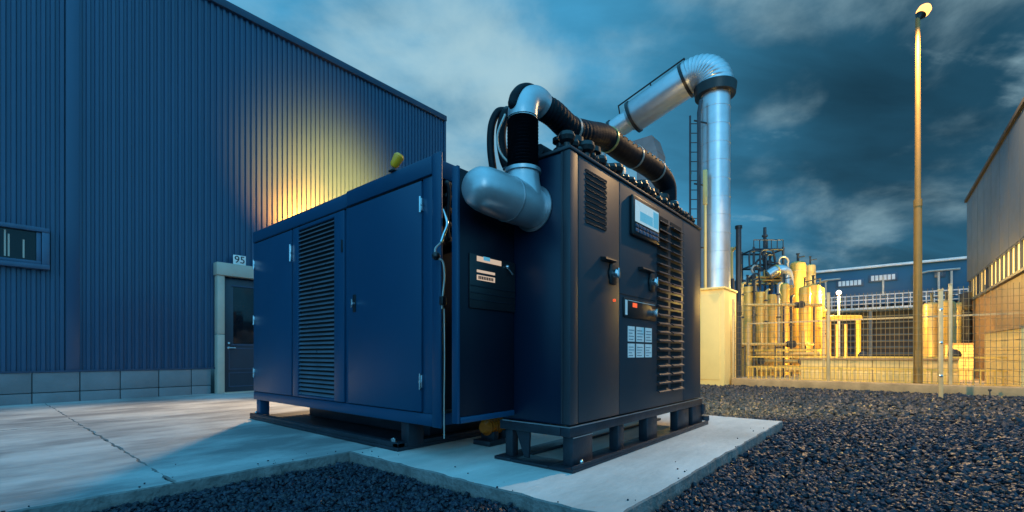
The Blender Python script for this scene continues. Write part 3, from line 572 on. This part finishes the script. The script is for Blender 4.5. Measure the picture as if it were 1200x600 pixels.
# single post in front of the kerb
pb = base(1102.5, 9.05); pb.z = GZ
po = thing('steel_post', 'slim grey steel post standing in the gravel before the fence', 'post', pb)
g = MB(); g.box(pb.x-.035, pb.x+.035, pb.y-.035, pb.y+.035, GZ, 2.05, .006); g.build('shaft', 'post', po)
g = MB(); g.box(pb.x-.045, pb.x+.045, pb.y-.045, pb.y+.045, 2.051, 2.075, .006); g.build('cap', 'post', po)
g = MB()
for z in (.35, 1., 1.65): g.box(pb.x-.06, pb.x-.036, pb.y-.02, pb.y+.02, z, z+.05, .004); g.tube([(pb.x-.05, pb.y-.03, z+.025), (pb.x-.05, pb.y+.03, z+.025)], .008, 8)
g.split('fence_clip', 'chrome', po)
sp = base(1160, 9.2); sp.z = GZ
s_ = thing('marker_peg', 'short dark marker peg in the gravel near the kerb', 'peg', sp)
g = MB(); g.tube([sp, sp+Vector((0, 0, .16)), sp+Vector((0, 0, .17))], [.012, .012, .006], 10); g.build('stake', 'steel_dark', s_)
g = MB(); g.lathe(sp+Vector((0, 0, .16)), [(.02, 0), (.028, .01), (.028, .03), (.01, .045)], 12); g.build('cap', 'steel_dark', s_)
# street lamp
lb = base(1075.5, 10.7); lb.z = -.02
sl = thing('street_lamp', 'tall slim lamp post with glowing head behind the mesh fence', 'street lamp', lb)
LT = 8.62
g = MB(); g.tube([lb, lb+Vector((0, 0, 1.4)), lb+Vector((0, 0, 4.3))], [.085, .08, .075], 18); g.tube([lb+Vector((0, 0, 4.3)), lb+Vector((0, 0, LT))], [.06, .045], 16); g.build('pole', 'pole', sl)
MB().tube([lb+Vector((0, 0, 4.25)), lb+Vector((0, 0, 4.4))], .082, 18).build('collar', 'pole', sl); MB().box(lb.x-.12, lb.x+.12, lb.y-.12, lb.y+.12, -.02, .02, .005).build('base_plate', 'pole', sl); MB().box(lb.x-.09, lb.x-.082, lb.y-.05, lb.y+.05, .5, .9).build('hatch', 'pole', sl)
hd = (RT*.55+Vector((0, 0, .8))).normalized(); h0 = lb+Vector((0, 0, LT-.03))
g = MB(); g.tube([h0, h0+hd*.08, h0+hd*.12], [.05, .075, .11], 16); g.build('lamp_head', 'black', sl)
g = MB(); g.tube([h0+hd*.12, h0+hd*.2, h0+hd*.3, h0+hd*.36, h0+hd*.39], [.105, .13, .13, .09, .02], 18); g.build('lens', 'lamp', sl)
SLH = h0+hd*.25
# ================================================================== PLANT YARD
def tank(px, t, r, ztop, label, m='tank', group='process tanks behind the mesh fence', bands=5, nozzle=True, dome=True):
    q = base(px, t); q.z = -.02
    o = thing('process_tank', label, 'tank', q, group)
    g = MB(); pr = [(r, 0), (r, ztop-.02)]
    if dome: pr += [(r*.92, ztop+r*.22), (r*.7, ztop+r*.4), (r*.35, ztop+r*.5), (.02, ztop+r*.52)]
    else: pr += [(r*.98, ztop), (.02, ztop+.01)]
    g.lathe(q, pr, 24); g.build('shell', m, o)
    g = MB()
    for i in range(bands): z = ztop*(i+.7)/bands; g.tube([q+Vector((0, 0, z-.025)), q+Vector((0, 0, z+.025))], r+.015, 24)
    g.split('band', 'tanksteel', o)
    if nozzle:
        g = MB(); z = ztop+r*.4; g.tube([q+Vector((0, 0, z)), q+Vector((0, 0, z+.35))], r*.16, 10); g.tube([q+Vector((0, 0, z+.2)), q+Vector((0, -.25, z+.22))], r*.09, 8); g.tube([q+Vector((0, 0, z+.33)), q+Vector((0, 0, z+.37))], r*.24, 10); g.build('nozzle', 'steel_dark', o)
    return o
def zz2(py, t): return H+(HY-py)/F*t
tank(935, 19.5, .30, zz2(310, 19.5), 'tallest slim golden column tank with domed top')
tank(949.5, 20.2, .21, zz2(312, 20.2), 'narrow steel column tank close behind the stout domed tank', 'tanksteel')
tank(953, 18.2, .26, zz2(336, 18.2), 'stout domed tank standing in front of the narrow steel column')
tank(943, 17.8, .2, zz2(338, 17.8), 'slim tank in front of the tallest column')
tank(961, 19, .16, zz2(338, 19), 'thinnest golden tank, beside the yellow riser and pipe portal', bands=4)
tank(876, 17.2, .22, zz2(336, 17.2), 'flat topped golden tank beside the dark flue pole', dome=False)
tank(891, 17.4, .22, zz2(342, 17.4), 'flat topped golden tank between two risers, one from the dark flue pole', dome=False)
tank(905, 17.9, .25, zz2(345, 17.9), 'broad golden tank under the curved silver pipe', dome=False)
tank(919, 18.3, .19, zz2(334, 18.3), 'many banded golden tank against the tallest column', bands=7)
q0 = base(912, 16.8); o = thing('valve_skid', 'low yellow framed pipe skid before the tanks', 'machinery', (q0.x, q0.y, -.02))
g = MB()
for dx in (-.5, .5):
    for dy in (-1.2, 0, 1.2): g.box(q0.x+dx-.04, q0.x+dx+.04, q0.y+dy-.04, q0.y+dy+.04, -.02, .9)
for dx in (-.5, .5): g.box(q0.x+dx-.035, q0.x+dx+.035, q0.y-1.25, q0.y+1.25, .901, .97); g.box(q0.x+dx-.034, q0.x+dx+.034, q0.y-1.15, q0.y-.05, .35, .4)
g.build('frame', 'yellow', o)
g = MB()
for z in (.25, .55, .8): g.tube([q0+Vector((-.2, -1.3, z)), q0+Vector((-.2, 1.3, z))], .07, 12)
for y in (-.8, -.2, .5, 1.): g.tube([q0+Vector((-.2, y, .2)), q0+Vector((-.2, y, 1.6))], .05, 12)
g.build('pipes', 'tanksteel', o)
g = MB()
for y in (-.8, .5): g.tube([q0+Vector((-.33, y, .55)), q0+Vector((-.30, y, .55))], .14, 16); g.tube([q0+Vector((-.3, y, .55)), q0+Vector((-.2, y, .55))], .025, 8)
g.split('hand_wheel', 'steel_dark', o)
q = base(865.5, 16.2); q.z = -.02; o = thing('flue_pole', 'tall dark flue pole next to the cream kiosk', 'pole', q)
g = MB(); zt = zz2(264, 16.2); g.tube([q, q+Vector((0, 0, zt))], [.105, .09], 14); g.build('tube', 'steel_dark', o); g = MB(); g.tube([q+Vector((0, 0, zt-.1)), q+Vector((0, 0, zt))], .12, 14); g.tube([q+Vector((0, 0, 2.2)), q+Vector((0, 0, 2.3))], .13, 14); g.split('rim', 'black', o)
q = base(857.5, 16.4); q.z = -.02; o = thing('vent_pipe', 'thin copper coloured vent pipe between silver stack and dark flue pole', 'pipe', q)
g = MB(); zt = zz2(292, 16.4); g.tube(curve([q, q+Vector((0, 0, zt-.3)), q+Vector((0, -.02, zt-.05)), q+Vector((-.05, -.15, zt+.05))], 6), .05, 10); g.build('tube', 'tanksteel', o); g = MB(); g.tube([q+Vector((0, 0, 2.9)), q+Vector((0, 0, 3.5))], .09, 10); g.build('sleeve', 'steel_dark', o)
# dark pipe rack with vent mast over the tanks
q = base(893, 20); q.z = -.02; o = thing('pipe_rack', 'dark steel pipe rack with looping pipes and thin mast above the tanks', 'machinery', q)
z0, z1 = zz2(333, 20), zz2(292, 20); W = .62
g = MB()
for sx in (-W, W):
    for sd in (-.5, .5): v = q+RT*sx+FW*sd; g.tube([v, v+Vector((0, 0, z1))], .05, 8)
for z in (z0+.1, (z0+z1)/2, z1-.1):
    for sd in (-.5, .5): g.tube([q-RT*W+FW*sd+Vector((0, 0, z)), q+RT*W+FW*sd+Vector((0, 0, z))], .045, 8)
    for sx in (-W, W): g.tube([q+RT*sx-FW*.5+Vector((0, 0, z)), q+RT*sx+FW*.5+Vector((0, 0, z))], .04, 8)
g.build('frame', 'steel_dark', o)
for i, (x_, zz_, r_) in enumerate(((-.75, .1, .2), (-.3, .75, .26), (.2, .3, .24), (.6, .9, .2), (.75, .3, .22), (-.1, 1.1, .16), (-.55, .55, .18))):
    v = q+RT*x_-FW*.55+Vector((0, 0, z0+zz_)); pts_ = [v+RT*(r_*math.cos(a_))+Vector((0, 0, r_*math.sin(a_))) for a_ in np.linspace(-.6, 4.2, 14)]
    MB().tube([v+Vector((0, 0, -.5))+RT*r_]+pts_+[pts_[-1]+Vector((0, 0, -.4))], .045, 10).build('looped_pipe', 'steel_dark' if i % 3 else 'galv', o)
random.seed(11)
for i in range(12):
    x_, zz_, r_ = random.uniform(-.9, .8), random.uniform(-.2, 1.25), random.uniform(.1, .24); v = q+RT*x_-FW*random.uniform(.2, .75)+Vector((0, 0, z0+zz_))
    MB().tube(curve([v+Vector((0, 0, -.6)), v, v+RT*r_+Vector((0, 0, .12)), v+RT*2.2*r_+Vector((0, 0, .05)), v+RT*2.5*r_+Vector((0, 0, -.35))], 5), random.uniform(.025, .045), 8).build('branch_pipe', 'steel_dark' if i % 4 else 'tanksteel', o)
for i in range(5):
    v = q+RT*(-.7+.34*i)-FW*.6+Vector((0, 0, z0+.25+.3*(i % 3))); MB().tube([v, v-FW*.04], .10, 14).build('valve_wheel', 'steel_dark', o)
g = MB(); zt = z1+.05
for x_ in np.linspace(-W, W, 6): v = q+RT*float(x_)-FW*.5; g.tube([v+Vector((0, 0, z1-.1)), v+Vector((0, 0, z1+.3))], .018, 6)
g.tube([q-RT*W-FW*.5+Vector((0, 0, z1+.3)), q+RT*W-FW*.5+Vector((0, 0, z1+.3))], .02, 6); g.build('platform_rail', 'steel_dark', o)
g = MB()
for k in range(3): v = q-FW*.6+Vector((0, 0, z0-.05+.14*k)); g.tube([v-RT*(1.0-.2*k), v+RT*.9], .05, 10)
g.build('cross_pipes', 'tanksteel', o)
g = MB(); v = q+RT*.12; g.tube([v+Vector((0, 0, z0)), v+Vector((0, 0, zz2(266, 20)))], [.09, .065], 10); g.tube([v+Vector((0, 0, zz2(277, 20))), v+Vector((0, 0, zz2(275, 20)))], .12, 10); g.tube([v+RT*.1+Vector((0, 0, z1)), v+RT*.1+Vector((0, 0, zz2(280, 20)))], .04, 8); g.build('mast', 'steel_dark', o)
# curved silver pipe
q = base(922, 19); o = thing('curved_pipe', 'fat silver pipe curving down into the golden tanks', 'pipe', (q.x, q.y, zz2(332, 19)))
g = MB(); g.tube(curve([P(901, 322, 19.2), P(910, 317, 19.1), P(918, 317, 19), P(922.5, 323, 19), P(923, 338, 19)], 8), .22, 18); g.build('bend', 'clad', o)
g = MB(); a_, b_ = P(923, 335, 19), P(923, 337, 19); g.tube([a_, b_], .26, 18); g.tube([P(909, 317.5, 19.1), P(911, 316.8, 19.1)], .25, 18); g.build('flange', 'tanksteel', o)
g = MB(); a_ = P(923, 337, 19); g.tube([a_, Vector((a_.x, a_.y, -.02))], .2, 16); g.build('drop_leg', 'tank', o)
for i, (px, t, py, m, lb_) in enumerate(((869.5, 16.6, 330, 'tanksteel', 'thin steel riser touching the dark flue pole'), (884, 16.9, 326, 'steel_dark', 'dark thin riser between the two flat topped golden tanks'), (898, 17.1, 338, 'tanksteel', 'thin golden riser beside the broad golden tank'), (912.5, 17.2, 330, 'galv', 'grey riser in front of the broad golden tank'), (927, 17.2, 345, 'steel_dark', 'dark riser at the foot of the tallest column'), (966, 17.6, 362, 'yellow', 'yellow riser between thinnest tank and pipe portal'))):
    q = base(px, t); q.z = -.02; zt = zz2(py, t); o = thing('riser_pipe', lb_, 'pipe', q, 'riser pipes among the tanks')
    g = MB(); g.tube(curve([q, q+Vector((0, 0, zt*.5)), q+Vector((0, 0, zt-.25)), q+Vector((.05, -.02, zt-.06)), q+Vector((.25, -.04, zt))], 6), .045, 10); g.build('tube', m, o)
    g = MB()
    for k in (.3, .62, .86): g.tube([q+Vector((0, 0, zt*k)), q+Vector((0, 0, zt*k+.05))], .085, 12)
    g.split('flange', 'steel_dark', o)
for px, t, z, lb_ in ((905, 16.4, 1.15, 'lower horizontal feed line crossing before the tanks'), (915, 16.45, 2.55, 'upper horizontal feed line crossing before the tanks')):
    q = base(px, t); o = thing('feed_line', lb_, 'pipe', (q.x, q.y, z), 'feed lines before the tanks')
    a_, b_ = q-RT*1.25, q+RT*1.45; a_.z = b_.z = z
    MB().tube([a_, b_], .055, 10).build('tube', 'tanksteel', o)
    for k in (.1, .5, .9): v = a_.lerp(b_, k); MB().tube([Vector((v.x, v.y, -.02)), Vector((v.x, v.y, z-.05))], .03, 8).build('support', 'steel_dark', o)
    g = MB(); v = a_.lerp(b_, .68); g.ball(v, .12); g.tube([v, v-FW*.22], .02, 8); g.tube([v-FW*.22, v-FW*.25], .13, 16); g.build('valve', 'steel_dark', o)
# yellow portal of pipes
o = thing('pipe_portal', 'yellow square pipe portal standing between tanks and lamp post', 'frame', base(985, 17))
for t0, px0, px1, py in ((17, 971, 1006, 372), ):
    a_, b_ = base(px0, t0), base(px1, t0); zt = zz2(py, t0)
    MB().tube([a_, a_+Vector((0, 0, zt))], .075, 10).build('leg', 'yellow', o); MB().tube([b_, b_+Vector((0, 0, zt))], .075, 10).build('leg', 'yellow', o)
    MB().tube([a_+Vector((0, 0, zt))-RT*.08, b_+Vector((0, 0, zt))+RT*.08], .085, 10).build('crossbeam', 'yellow', o)
    for px in (981, 991): v = base(px, t0); MB().tube([v, v+Vector((0, 0, zz2(380, t0)))], .05, 10).build('inner_leg', 'tanksteel', o)
# yard lamp
q = base(983, 18); yz = zz2(343, 18); yl = thing('yard_lamp', 'white yard lamp on a thin post before the blue hall', 'lamp', q)
g = MB(); g.tube([q, q+Vector((0, 0, yz-.12))], [.05, .04], 10); g.build('post', 'white', yl); g = MB(); g.lathe(q+Vector((0, 0, yz-.12)), [(.04, 0), (.1, .03), (.1, .06)], 14); g.build('holder', 'black', yl)
g = MB(); g.ball(q+Vector((0, 0, yz)), .085, 14); g.build('bulb', 'lampw', yl); YLP = q+Vector((0, 0, yz))
# mast floods that throw the golden light over the tanks and the right yard
def flood(px, t, z, aim, label, power, size=R(120)):
    q = base(px, t); q.z = -.02; o = thing('yard_floodlight', label, 'floodlight', q, 'floodlights in the plant yard')
    g = MB(); g.tube([q, q+Vector((0, 0, z-.1))], .04, 10); g.build('mast', 'steel_dark', o)
    d = (Vector(aim)-(q+Vector((0, 0, z)))).normalized(); c_ = q+Vector((0, 0, z))
    g = MB(); g.tube([c_-d*.12, c_-d*.1, c_, c_+d*.03], [.06, .11, .15, .16], 16); g.build('housing', 'steel_dark', o)
    g = MB(); g.tube([c_+d*.031, c_+d*.036], .14, 16); g.build('lens', 'lamp', o)
    L = bpy.data.lights.new('floodlight_beam', 'SPOT'); L.energy = power; L.spot_size = size; L.spot_blend = .8; L.color = (1, .53, .09); L.shadow_soft_size = .12
    lo = bpy.data.objects.new('beam', L); C.objects.link(lo); lo.parent = o; lo.location = c_+d*.06-q; lo.rotation_euler = d.to_track_quat('-Z', 'Y').to_euler()
flood(832, 14.6, 2.3, base(918, 18)+Vector((0, 0, 1.8)), 'floodlight tucked behind the cream kiosk aimed at the tanks', 2000)
flood(1012, 14.9, .75, base(960, 19)+Vector((0, 0, 1.5)), 'low floodlight beyond the yellow portal aimed back at the tanks', 1000)
flood(1118, 13.2, .8, base(1170, 15)+Vector((0, 0, 1.3)), 'low floodlight before the block walls aimed at the grey facade', 330)
# low yellow-lit block walls before the grey facade
def block_wall(q0, q1, t0, t1, top, label):
    a_, b_ = base(q0, t0), base(q1, t1); d = (b_-a_); L_ = d.length; d.normalize(); n_ = Vector((-d.y, d.x, 0))
    o = thing('blockwork_barrier', label, 'wall', ((a_.x+b_.x)/2, (a_.y+b_.y)/2, -.02)); g = MB(); rows = max(2, round(top/.24)); hh = top/rows; w_ = .48
    for r in range(rows):
        x = -(w_/2 if r % 2 else 0)
        while x < L_-.02:
            p0, p1 = a_+d*(max(0, x)+.006), a_+d*(min(L_, x+w_)-.006); z0_ = -.02+r*hh+.005; x += w_
            if (p1-p0).length < .05: continue
            dep = .19+random.uniform(0, .012); g.prism([p0+n_*.01+Vector((0, 0, z0_)), p1+n_*.01+Vector((0, 0, z0_)), p1+n_*dep+Vector((0, 0, z0_)), p0+n_*dep+Vector((0, 0, z0_))], (0, 0, hh-.01))
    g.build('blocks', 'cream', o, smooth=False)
    g = MB(); g.prism([a_-n_*.02+Vector((0, 0, top-.018)), b_-n_*.02+Vector((0, 0, top-.018)), b_+n_*.22+Vector((0, 0, top-.018)), a_+n_*.22+Vector((0, 0, top-.018))], (0, 0, .05)); g.build('coping', 'kerb', o, smooth=False)
block_wall(1153, 1196, 12.2, 9.6, 1.36, 'taller yellow lit block wall in front of the grey facade')
block_wall(1107, 1141, 14.9, 14.4, 1.12, 'short yellow lit block wall under the tall yellow vessels')
for px, t, zt, lb_, m_ in ((1092, 17, 350, 'grey steel vessel close behind the lamp post', 'tanksteel'), (1109, 17.5, 348, 'taller yellow vessel behind the short block wall', 'tank'), (1126, 18.5, 350, 'yellow vessel beside the grey facade corner', 'tank')):
    tank(px, t, .28, zz2(zt+8, t), lb_, m_, 'vessels in the right part of the yard', 4)
# ================================================================== FAR BLUE HALL
BX = 30.; BY0, BY1 = -3.2, 12.
bt = zz2(312, BX/ray(1045).x)
o = thing('blue_hall', 'long low blue industrial hall with white gallery railing in the distance', 'building', (BX, 4, -.02))
g = MB(); g.box(BX, BX+14, BY0, BY1, 3.35, bt, .02); g.build('upper_wall', 'back', o)
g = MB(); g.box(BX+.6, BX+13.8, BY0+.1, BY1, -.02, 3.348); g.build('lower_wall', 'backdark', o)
g = MB(); g.box(BX-.15, BX+14, BY0-.1, BY1+.1, bt+.002, bt+.12, .02); g.build('roof_edge', 'white', o)  # white colour paints in the bright halo along the roof line
def hy(px): return onX(px, 400, BX)[0]
def hz(py): return zz2(py, BX/ray(1045).x)
for a, c_, r0, r1 in ((980, 1012, 325, 331), (1018, 1052, 321.5, 327.5), (1095, 1108, 322, 328)):
    w = MB().box(BX-.05, BX+.02, hy(c_), hy(a), hz(r1)-.06, hz(r0)+.06, .01).build('window', 'winframe', o)
    g = MB(); n_ = 6
    for i in range(n_): y0 = hy(c_)+.08+(hy(a)-hy(c_)-.16)*i/n_; g.box(BX-.06, BX-.051, y0+.02, y0+(hy(a)-hy(c_)-.16)/n_-.02, hz(r1), hz(r0))
    g.build('pane', 'white', w, smooth=False)
g = MB(); g.box(BX-1.1, BX+.598, BY0, BY1, 3.02, 3.12)
y = BY0
while y < BY1: g.box(BX-1.1, BX-1.07, y-.02, y+.02, 3.12, 3.72); y += .28
for z in (3.3, 3.5, 3.72): g.box(BX-1.105, BX-1.065, BY0, BY1, z-.025, z+.025)
g.build('gallery', 'white', o, smooth=False)
g = MB()
for z in np.arange(.5, 3., .32): g.box(BX+.5, BX+.595, BY0, BY1, z, z+.07)
for y in np.arange(BY0+.5, BY1, 1.9): g.box(BX-1., BX-.88, y-.06, y+.06, -.02, 3.018)
g.build('facade_slats', 'winframe', o, smooth=False)
g = MB()
for px in (968, 1035, 1072, 1100, 1115): y = hy(px); g.box(BX-.12, BX-.003, y-.04, y+.04, 3.75, bt-.5)
for a, c_ in ((958, 985), (1075, 1125)): g.tube([(BX-.15, hy(a), hz(324)), (BX-.15, hy(a)-.4, hz(322)), (BX-.15, hy(c_), hz(322))], .05, 8)
g.split('downpipe', 'galv', o, smooth=False)
# ================================================================== GREY FACADE (right)
A = ray(1133)*16.7; A.z = 0; B_ = ray(1200)*10.24; B_.z = 0; D = (A-B_).normalized(); Nn = Vector((D.y, -D.x, 0))
if Nn.y > 0: Nn = -Nn                      # Nn points into the building
B0 = B_-D*.75; LEN = (A-B0).length; RH = 6.3
ro = thing('grey_facade_building', 'grey panelled building with a band of warm lit windows', 'building', (A.x, A.y, -.02))
def fr(u, w_, z): return B0+D*u+Nn*w_+Vector((0, 0, z))
def fbox(g, u0, u1, w0, w1, z0, z1): return g.prism([fr(u0, w0, z0), fr(u1, w0, z0), fr(u1, w1, z0), fr(u0, w1, z0)], (0, 0, z1-z0))
WB0, WB1 = 2.68, 3.40
g = MB(); n_ = 8
for i in range(n_): fbox(g, LEN*i/n_+.012, LEN*(i+1)/n_-.012, 0, .12, WB1+.02, RH)
g.build('upper_panels', 'bldr', ro, smooth=False)
g = MB(); fbox(g, 0, LEN, .10, 9, -.02, RH-.02); g.build('core', 'joint', ro, smooth=False)
g = MB()
for i in range(n_): fbox(g, LEN*i/n_+.01, LEN*(i+1)/n_-.01, .03, .14, -.02, WB0)
g.build('lower_panels', 'bldlow', ro, smooth=False)
g = MB(); fbox(g, -.05, LEN+.05, -.06, .3, RH+.003, RH+.1); g.build('parapet', 'joint', ro, smooth=False)
nw = 16; u1 = LEN-.55
for i in range(nw):
    p0, p1 = u1*i/nw+.004, u1*(i+1)/nw-.004; g = MB()
    fbox(g, p0, p0+.03, -.01, .09, WB0+.02, WB1); fbox(g, p1-.03, p1, -.01, .09, WB0+.02, WB1); fbox(g, p0+.031, p1-.031, -.005, .088, WB1-.03, WB1); fbox(g, p0+.031, p1-.031, -.005, .088, WB0+.02, WB0+.05)
    w_ = g.build('window', 'bldr', ro, smooth=False)
    g = MB(); fbox(g, p0+.032, p1-.032, .04, .07, WB0+.052, WB1-.032); g.build('pane', 'winlit' if i not in (9, 12, 15) else 'glass', w_, smooth=False)
g = MB(); fbox(g, 0, LEN-.3, -.06, .1, WB0-.05, WB0+.018); g.build('sill', 'bldr', ro, smooth=False)
v = fr(LEN-.1, -.2, 0); v2 = fr(LEN-1.4, -.15, 0)
g = MB(); g.tube([v2+Vector((0, 0, -.02)), v2+Vector((0, 0, 2.3))], .14, 12); g.box(v2.x-.2, v2.x+.2, v2.y-.12, v2.y+.12, 2.3, 2.9, .03); g.build('downpipe', 'black', ro)
# ================================================================== LIGHTS
def point(name, loc, e_, col, r_, par, spot=None, aim=None, blend=.6):
    L = bpy.data.lights.new(name, 'SPOT' if spot else 'POINT'); L.energy = e_; L.color = col; L.shadow_soft_size = r_
    if spot: L.spot_size = spot; L.spot_blend = blend
    o = bpy.data.objects.new(name, L); C.objects.link(o); o.parent = par; o.location = Vector(loc)-par.location
    if aim is not None: o.rotation_euler = (Vector(aim)-Vector(loc)).to_track_quat('-Z', 'Y').to_euler()
    return o
lq = Vector((LX, LY, LZ-.05)); point('light_source', lq+(LA-lq).normalized()*.2, 5200, (1, .33, .035), .1, l, R(104), LA, .8)
lq = L2.copy(); point('light_source', lq+(LB-lq).normalized()*.2, 1100, (1, .66, .34), .2, l, R(85), LB)
point('light_source', SLH+Vector((-.9, 0, -.05)), 4000, (1, .62, .28), .15, sl, R(128), SLH+Vector((-1.6, 0, -8)))
point('light_source', YLP+Vector((-.2, 0, .02)), 800, (1, .62, .14), .1, yl)
point('light_source', wl+Vector((.02, 0, 0)), 2000, (1, .66, .22), .08, c, R(120), wl+Vector((8, 1., -.5)))
sun_az, sun_el = (-.70, -.55), R(16)
sd = Vector((sun_az[0], sun_az[1], 0)).normalized()*math.cos(sun_el)+Vector((0, 0, math.sin(sun_el)))
L = bpy.data.lights.new('sun', 'SUN'); L.energy = .3; L.angle = R(25); L.color = (.5, .85, 1)
so = bpy.data.objects.new('sun', L); C.objects.link(so); so.rotation_euler = sd.to_track_quat('Z', 'Y').to_euler()
# ------------------------------------------------------------------ sky
W = bpy.data.worlds.new('World'); S.world = W; W.use_nodes = True; nt = W.node_tree; N = nt.nodes; K = nt.links
bg = N['Background']
sky = N.new('ShaderNodeTexSky'); sky.sky_type = 'NISHITA'; sky.sun_disc = False; sky.sun_elevation = sun_el; sky.sun_rotation = math.atan2(sd.x, sd.y); sky.ozone_density = 3.
tc = N.new('ShaderNodeTexCoord'); gen = tc.outputs['Generated']
def math_(op, a, b=None, clamp=False):
    n = N.new('ShaderNodeMath'); n.operation = op; n.use_clamp = clamp
    for i, q in enumerate((a, b)):
        if q is None: continue
        if isinstance(q, (int, float)): n.inputs[i].default_value = q
        else: K.new(q, n.inputs[i])
    return n.outputs[0]
def dotv(v):
    n = N.new('ShaderNodeVectorMath'); n.operation = 'DOT_PRODUCT'; K.new(gen, n.inputs[0]); n.inputs[1].default_value = v; return n.outputs['Value']
def smooth(v, a, b):
    n = N.new('ShaderNodeMapRange'); n.interpolation_type = 'SMOOTHSTEP'; K.new(v, n.inputs['Value']); n.inputs['From Min'].default_value = a; n.inputs['From Max'].default_value = b; return n.outputs['Result']
sep = N.new('ShaderNodeSeparateXYZ'); K.new(gen, sep.inputs[0])
den = math_('ADD', math_('MAXIMUM', sep.outputs[2], 0.), .34)
cu = N.new('ShaderNodeCombineXYZ'); K.new(math_('DIVIDE', sep.outputs[0], den), cu.inputs[0]); K.new(math_('DIVIDE', sep.outputs[1], den), cu.inputs[1])
def noise(scale, detail, rough, dist=0., off=(0, 0, 0)):
    mp = N.new('ShaderNodeMapping'); mp.inputs['Location'].default_value = off; K.new(cu.outputs[0], mp.inputs['Vector'])
    n = N.new('ShaderNodeTexNoise'); n.inputs['Scale'].default_value = scale; n.inputs['Detail'].default_value = detail; n.inputs['Roughness'].default_value = rough; n.inputs['Distortion'].default_value = dist
    K.new(mp.outputs[0], n.inputs['Vector']); return n.outputs['Fac']
n1 = noise(.75, 4, .5, .2, (3, 1, 0)); n2 = noise(1.5, 5, .5, .2, (8, 2, 0))
cl = math_('ADD', math_('MULTIPLY', n1, .6), math_('MULTIPLY', n2, .4))
rv = N.new('ShaderNodeMapping'); rv.vector_type = 'POINT'; rv.inputs['Rotation'].default_value = (0, 0, math.atan2(-RT.y, RT.x)); rv.inputs['Scale'].default_value = (.9, 2.6, 1)
vr = N.new('ShaderNodeMapping'); vr.inputs['Rotation'].default_value = (0, 0, math.atan2(-RT.y, RT.x)); K.new(cu.outputs[0], vr.inputs['Vector'])
rv.inputs['Rotation'].default_value = (0, 0, 0); K.new(vr.outputs[0], rv.inputs['Vector'])
n4n = N.new('ShaderNodeTexNoise'); n4n.inputs['Scale'].default_value = 1.5; n4n.inputs['Detail'].default_value = 7; n4n.inputs['Roughness'].default_value = .55; n4n.inputs['Distortion'].default_value = .25; K.new(rv.outputs[0], n4n.inputs['Vector']); n4 = n4n.outputs['Fac']
body = smooth(math_('ADD', math_('MULTIPLY', cl, .5), math_('MULTIPLY', n4, .5)), .40, .60)                 # soft dark / mid cloud sheet
def blob(px, py, wid, st, ):
    v = ray(px, py).normalized(); return math_('MULTIPLY', smooth(dotv(v), math.cos(wid), 1.), st)
bl = None
for px, py, wd, st in ((520, 85, .27, 1.0), (570, 150, .2, .45), (320, 0, .2, .7), (925, 120, .07, .55), (890, 2, .09, .5), (925, 222, .09, .45), (985, 297, .12, .7), (640, 190, .3, .3)):
    b_ = blob(px, py, wd, st); bl = b_ if bl is None else math_('ADD', bl, b_)
n3 = noise(2.8, 7, .56, .15, (1, 5, 0))
bright = math_('MULTIPLY', smooth(math_('ADD', math_('ADD', math_('MULTIPLY', n2, .30), math_('MULTIPLY', n3, .70)), math_('MULTIPLY', bl, .17)), .515, .84), .85)
breaks = math_('MULTIPLY', smooth(math_('ADD', math_('MULTIPLY', n4, .6), math_('MULTIPLY', n3, .4)), .545, .70), math_('MULTIPLY', smooth(dotv(ray(940, 190).normalized()), math.cos(.62), math.cos(.1)), 1.))
bright = math_('MAXIMUM', bright, breaks)
# overall brightness of the cloud sheet: afterglow behind the camera (west) and overhead, dark to the east
glow = math_('ADD', math_('MULTIPLY', smooth(dotv((-.70, -.55, .45)), -.25, 1.), 3.4), math_('MULTIPLY', smooth(sep.outputs[2], .62, 1.), 1.2))
left = smooth(dotv(tuple(-RT+Vector((0, 0, .15)))), -.75, .45)
dark = None
for px, py, wd, st in ((1210, 10, .60, .56), (1010, 125, .25, .12), (1150, 170, .3, .16)):
    b_ = blob(px, py, wd, st); dark = b_ if dark is None else math_('ADD', dark, b_)
lum = math_('ADD', math_('ADD', math_('MULTIPLY', body, .85), .88), math_('MULTIPLY', left, .45))
lum = math_('MULTIPLY', lum, math_('MAXIMUM', math_('SUBTRACT', 1., dark), .2))
lum = math_('ADD', lum, glow)
def rgb(c): n = N.new('ShaderNodeRGB'); n.outputs[0].default_value = (*c, 1); return n.outputs[0]
def mix(t, f, a, b):
    n = N.new('ShaderNodeMix'); n.data_type = 'RGBA'; n.blend_type = t
    for s, q in ((n.inputs['Factor'], f), (n.inputs['A'], a), (n.inputs['B'], b)):
        if isinstance(q, (int, float)): s.default_value = q
        else: K.new(q, s)
    return n.outputs['Result']
lv = N.new('ShaderNodeCombineXYZ')
for i in range(3): K.new(lum, lv.inputs[i])
sheet = mix('MULTIPLY', 1., rgb((.33, 1.85, 3.2)), lv.outputs[0])
col = mix('MIX', .03, sheet, sky.outputs[0])
col = mix('MIX', bright, col, rgb((4.2, 6.3, 7.0)))
K.new(col, bg.inputs['Color']); bg.inputs['Strength'].default_value = .10
# ------------------------------------------------------------------ camera & output
cd = bpy.data.cameras.new('camera'); cam = bpy.data.objects.new('camera', cd); C.objects.link(cam); S.camera = cam
cd.sensor_width = 36; cd.lens = 36*F/1200; cd.shift_y = (HY-300)/1200; cd.clip_end = 2000; cd.clip_start = .05
cam.location = (0, 0, H); cam.rotation_euler = (R(90), 0, math.atan2(-FW.x, FW.y))
S.view_settings.view_transform = 'Standard'; S.view_settings.look = 'None'; S.view_settings.exposure = 0; S.view_settings.gamma = 1
S.render.resolution_x = 1024; S.render.resolution_y = 512
S.cycles.max_bounces = 6; S.cycles.use_denoising = True
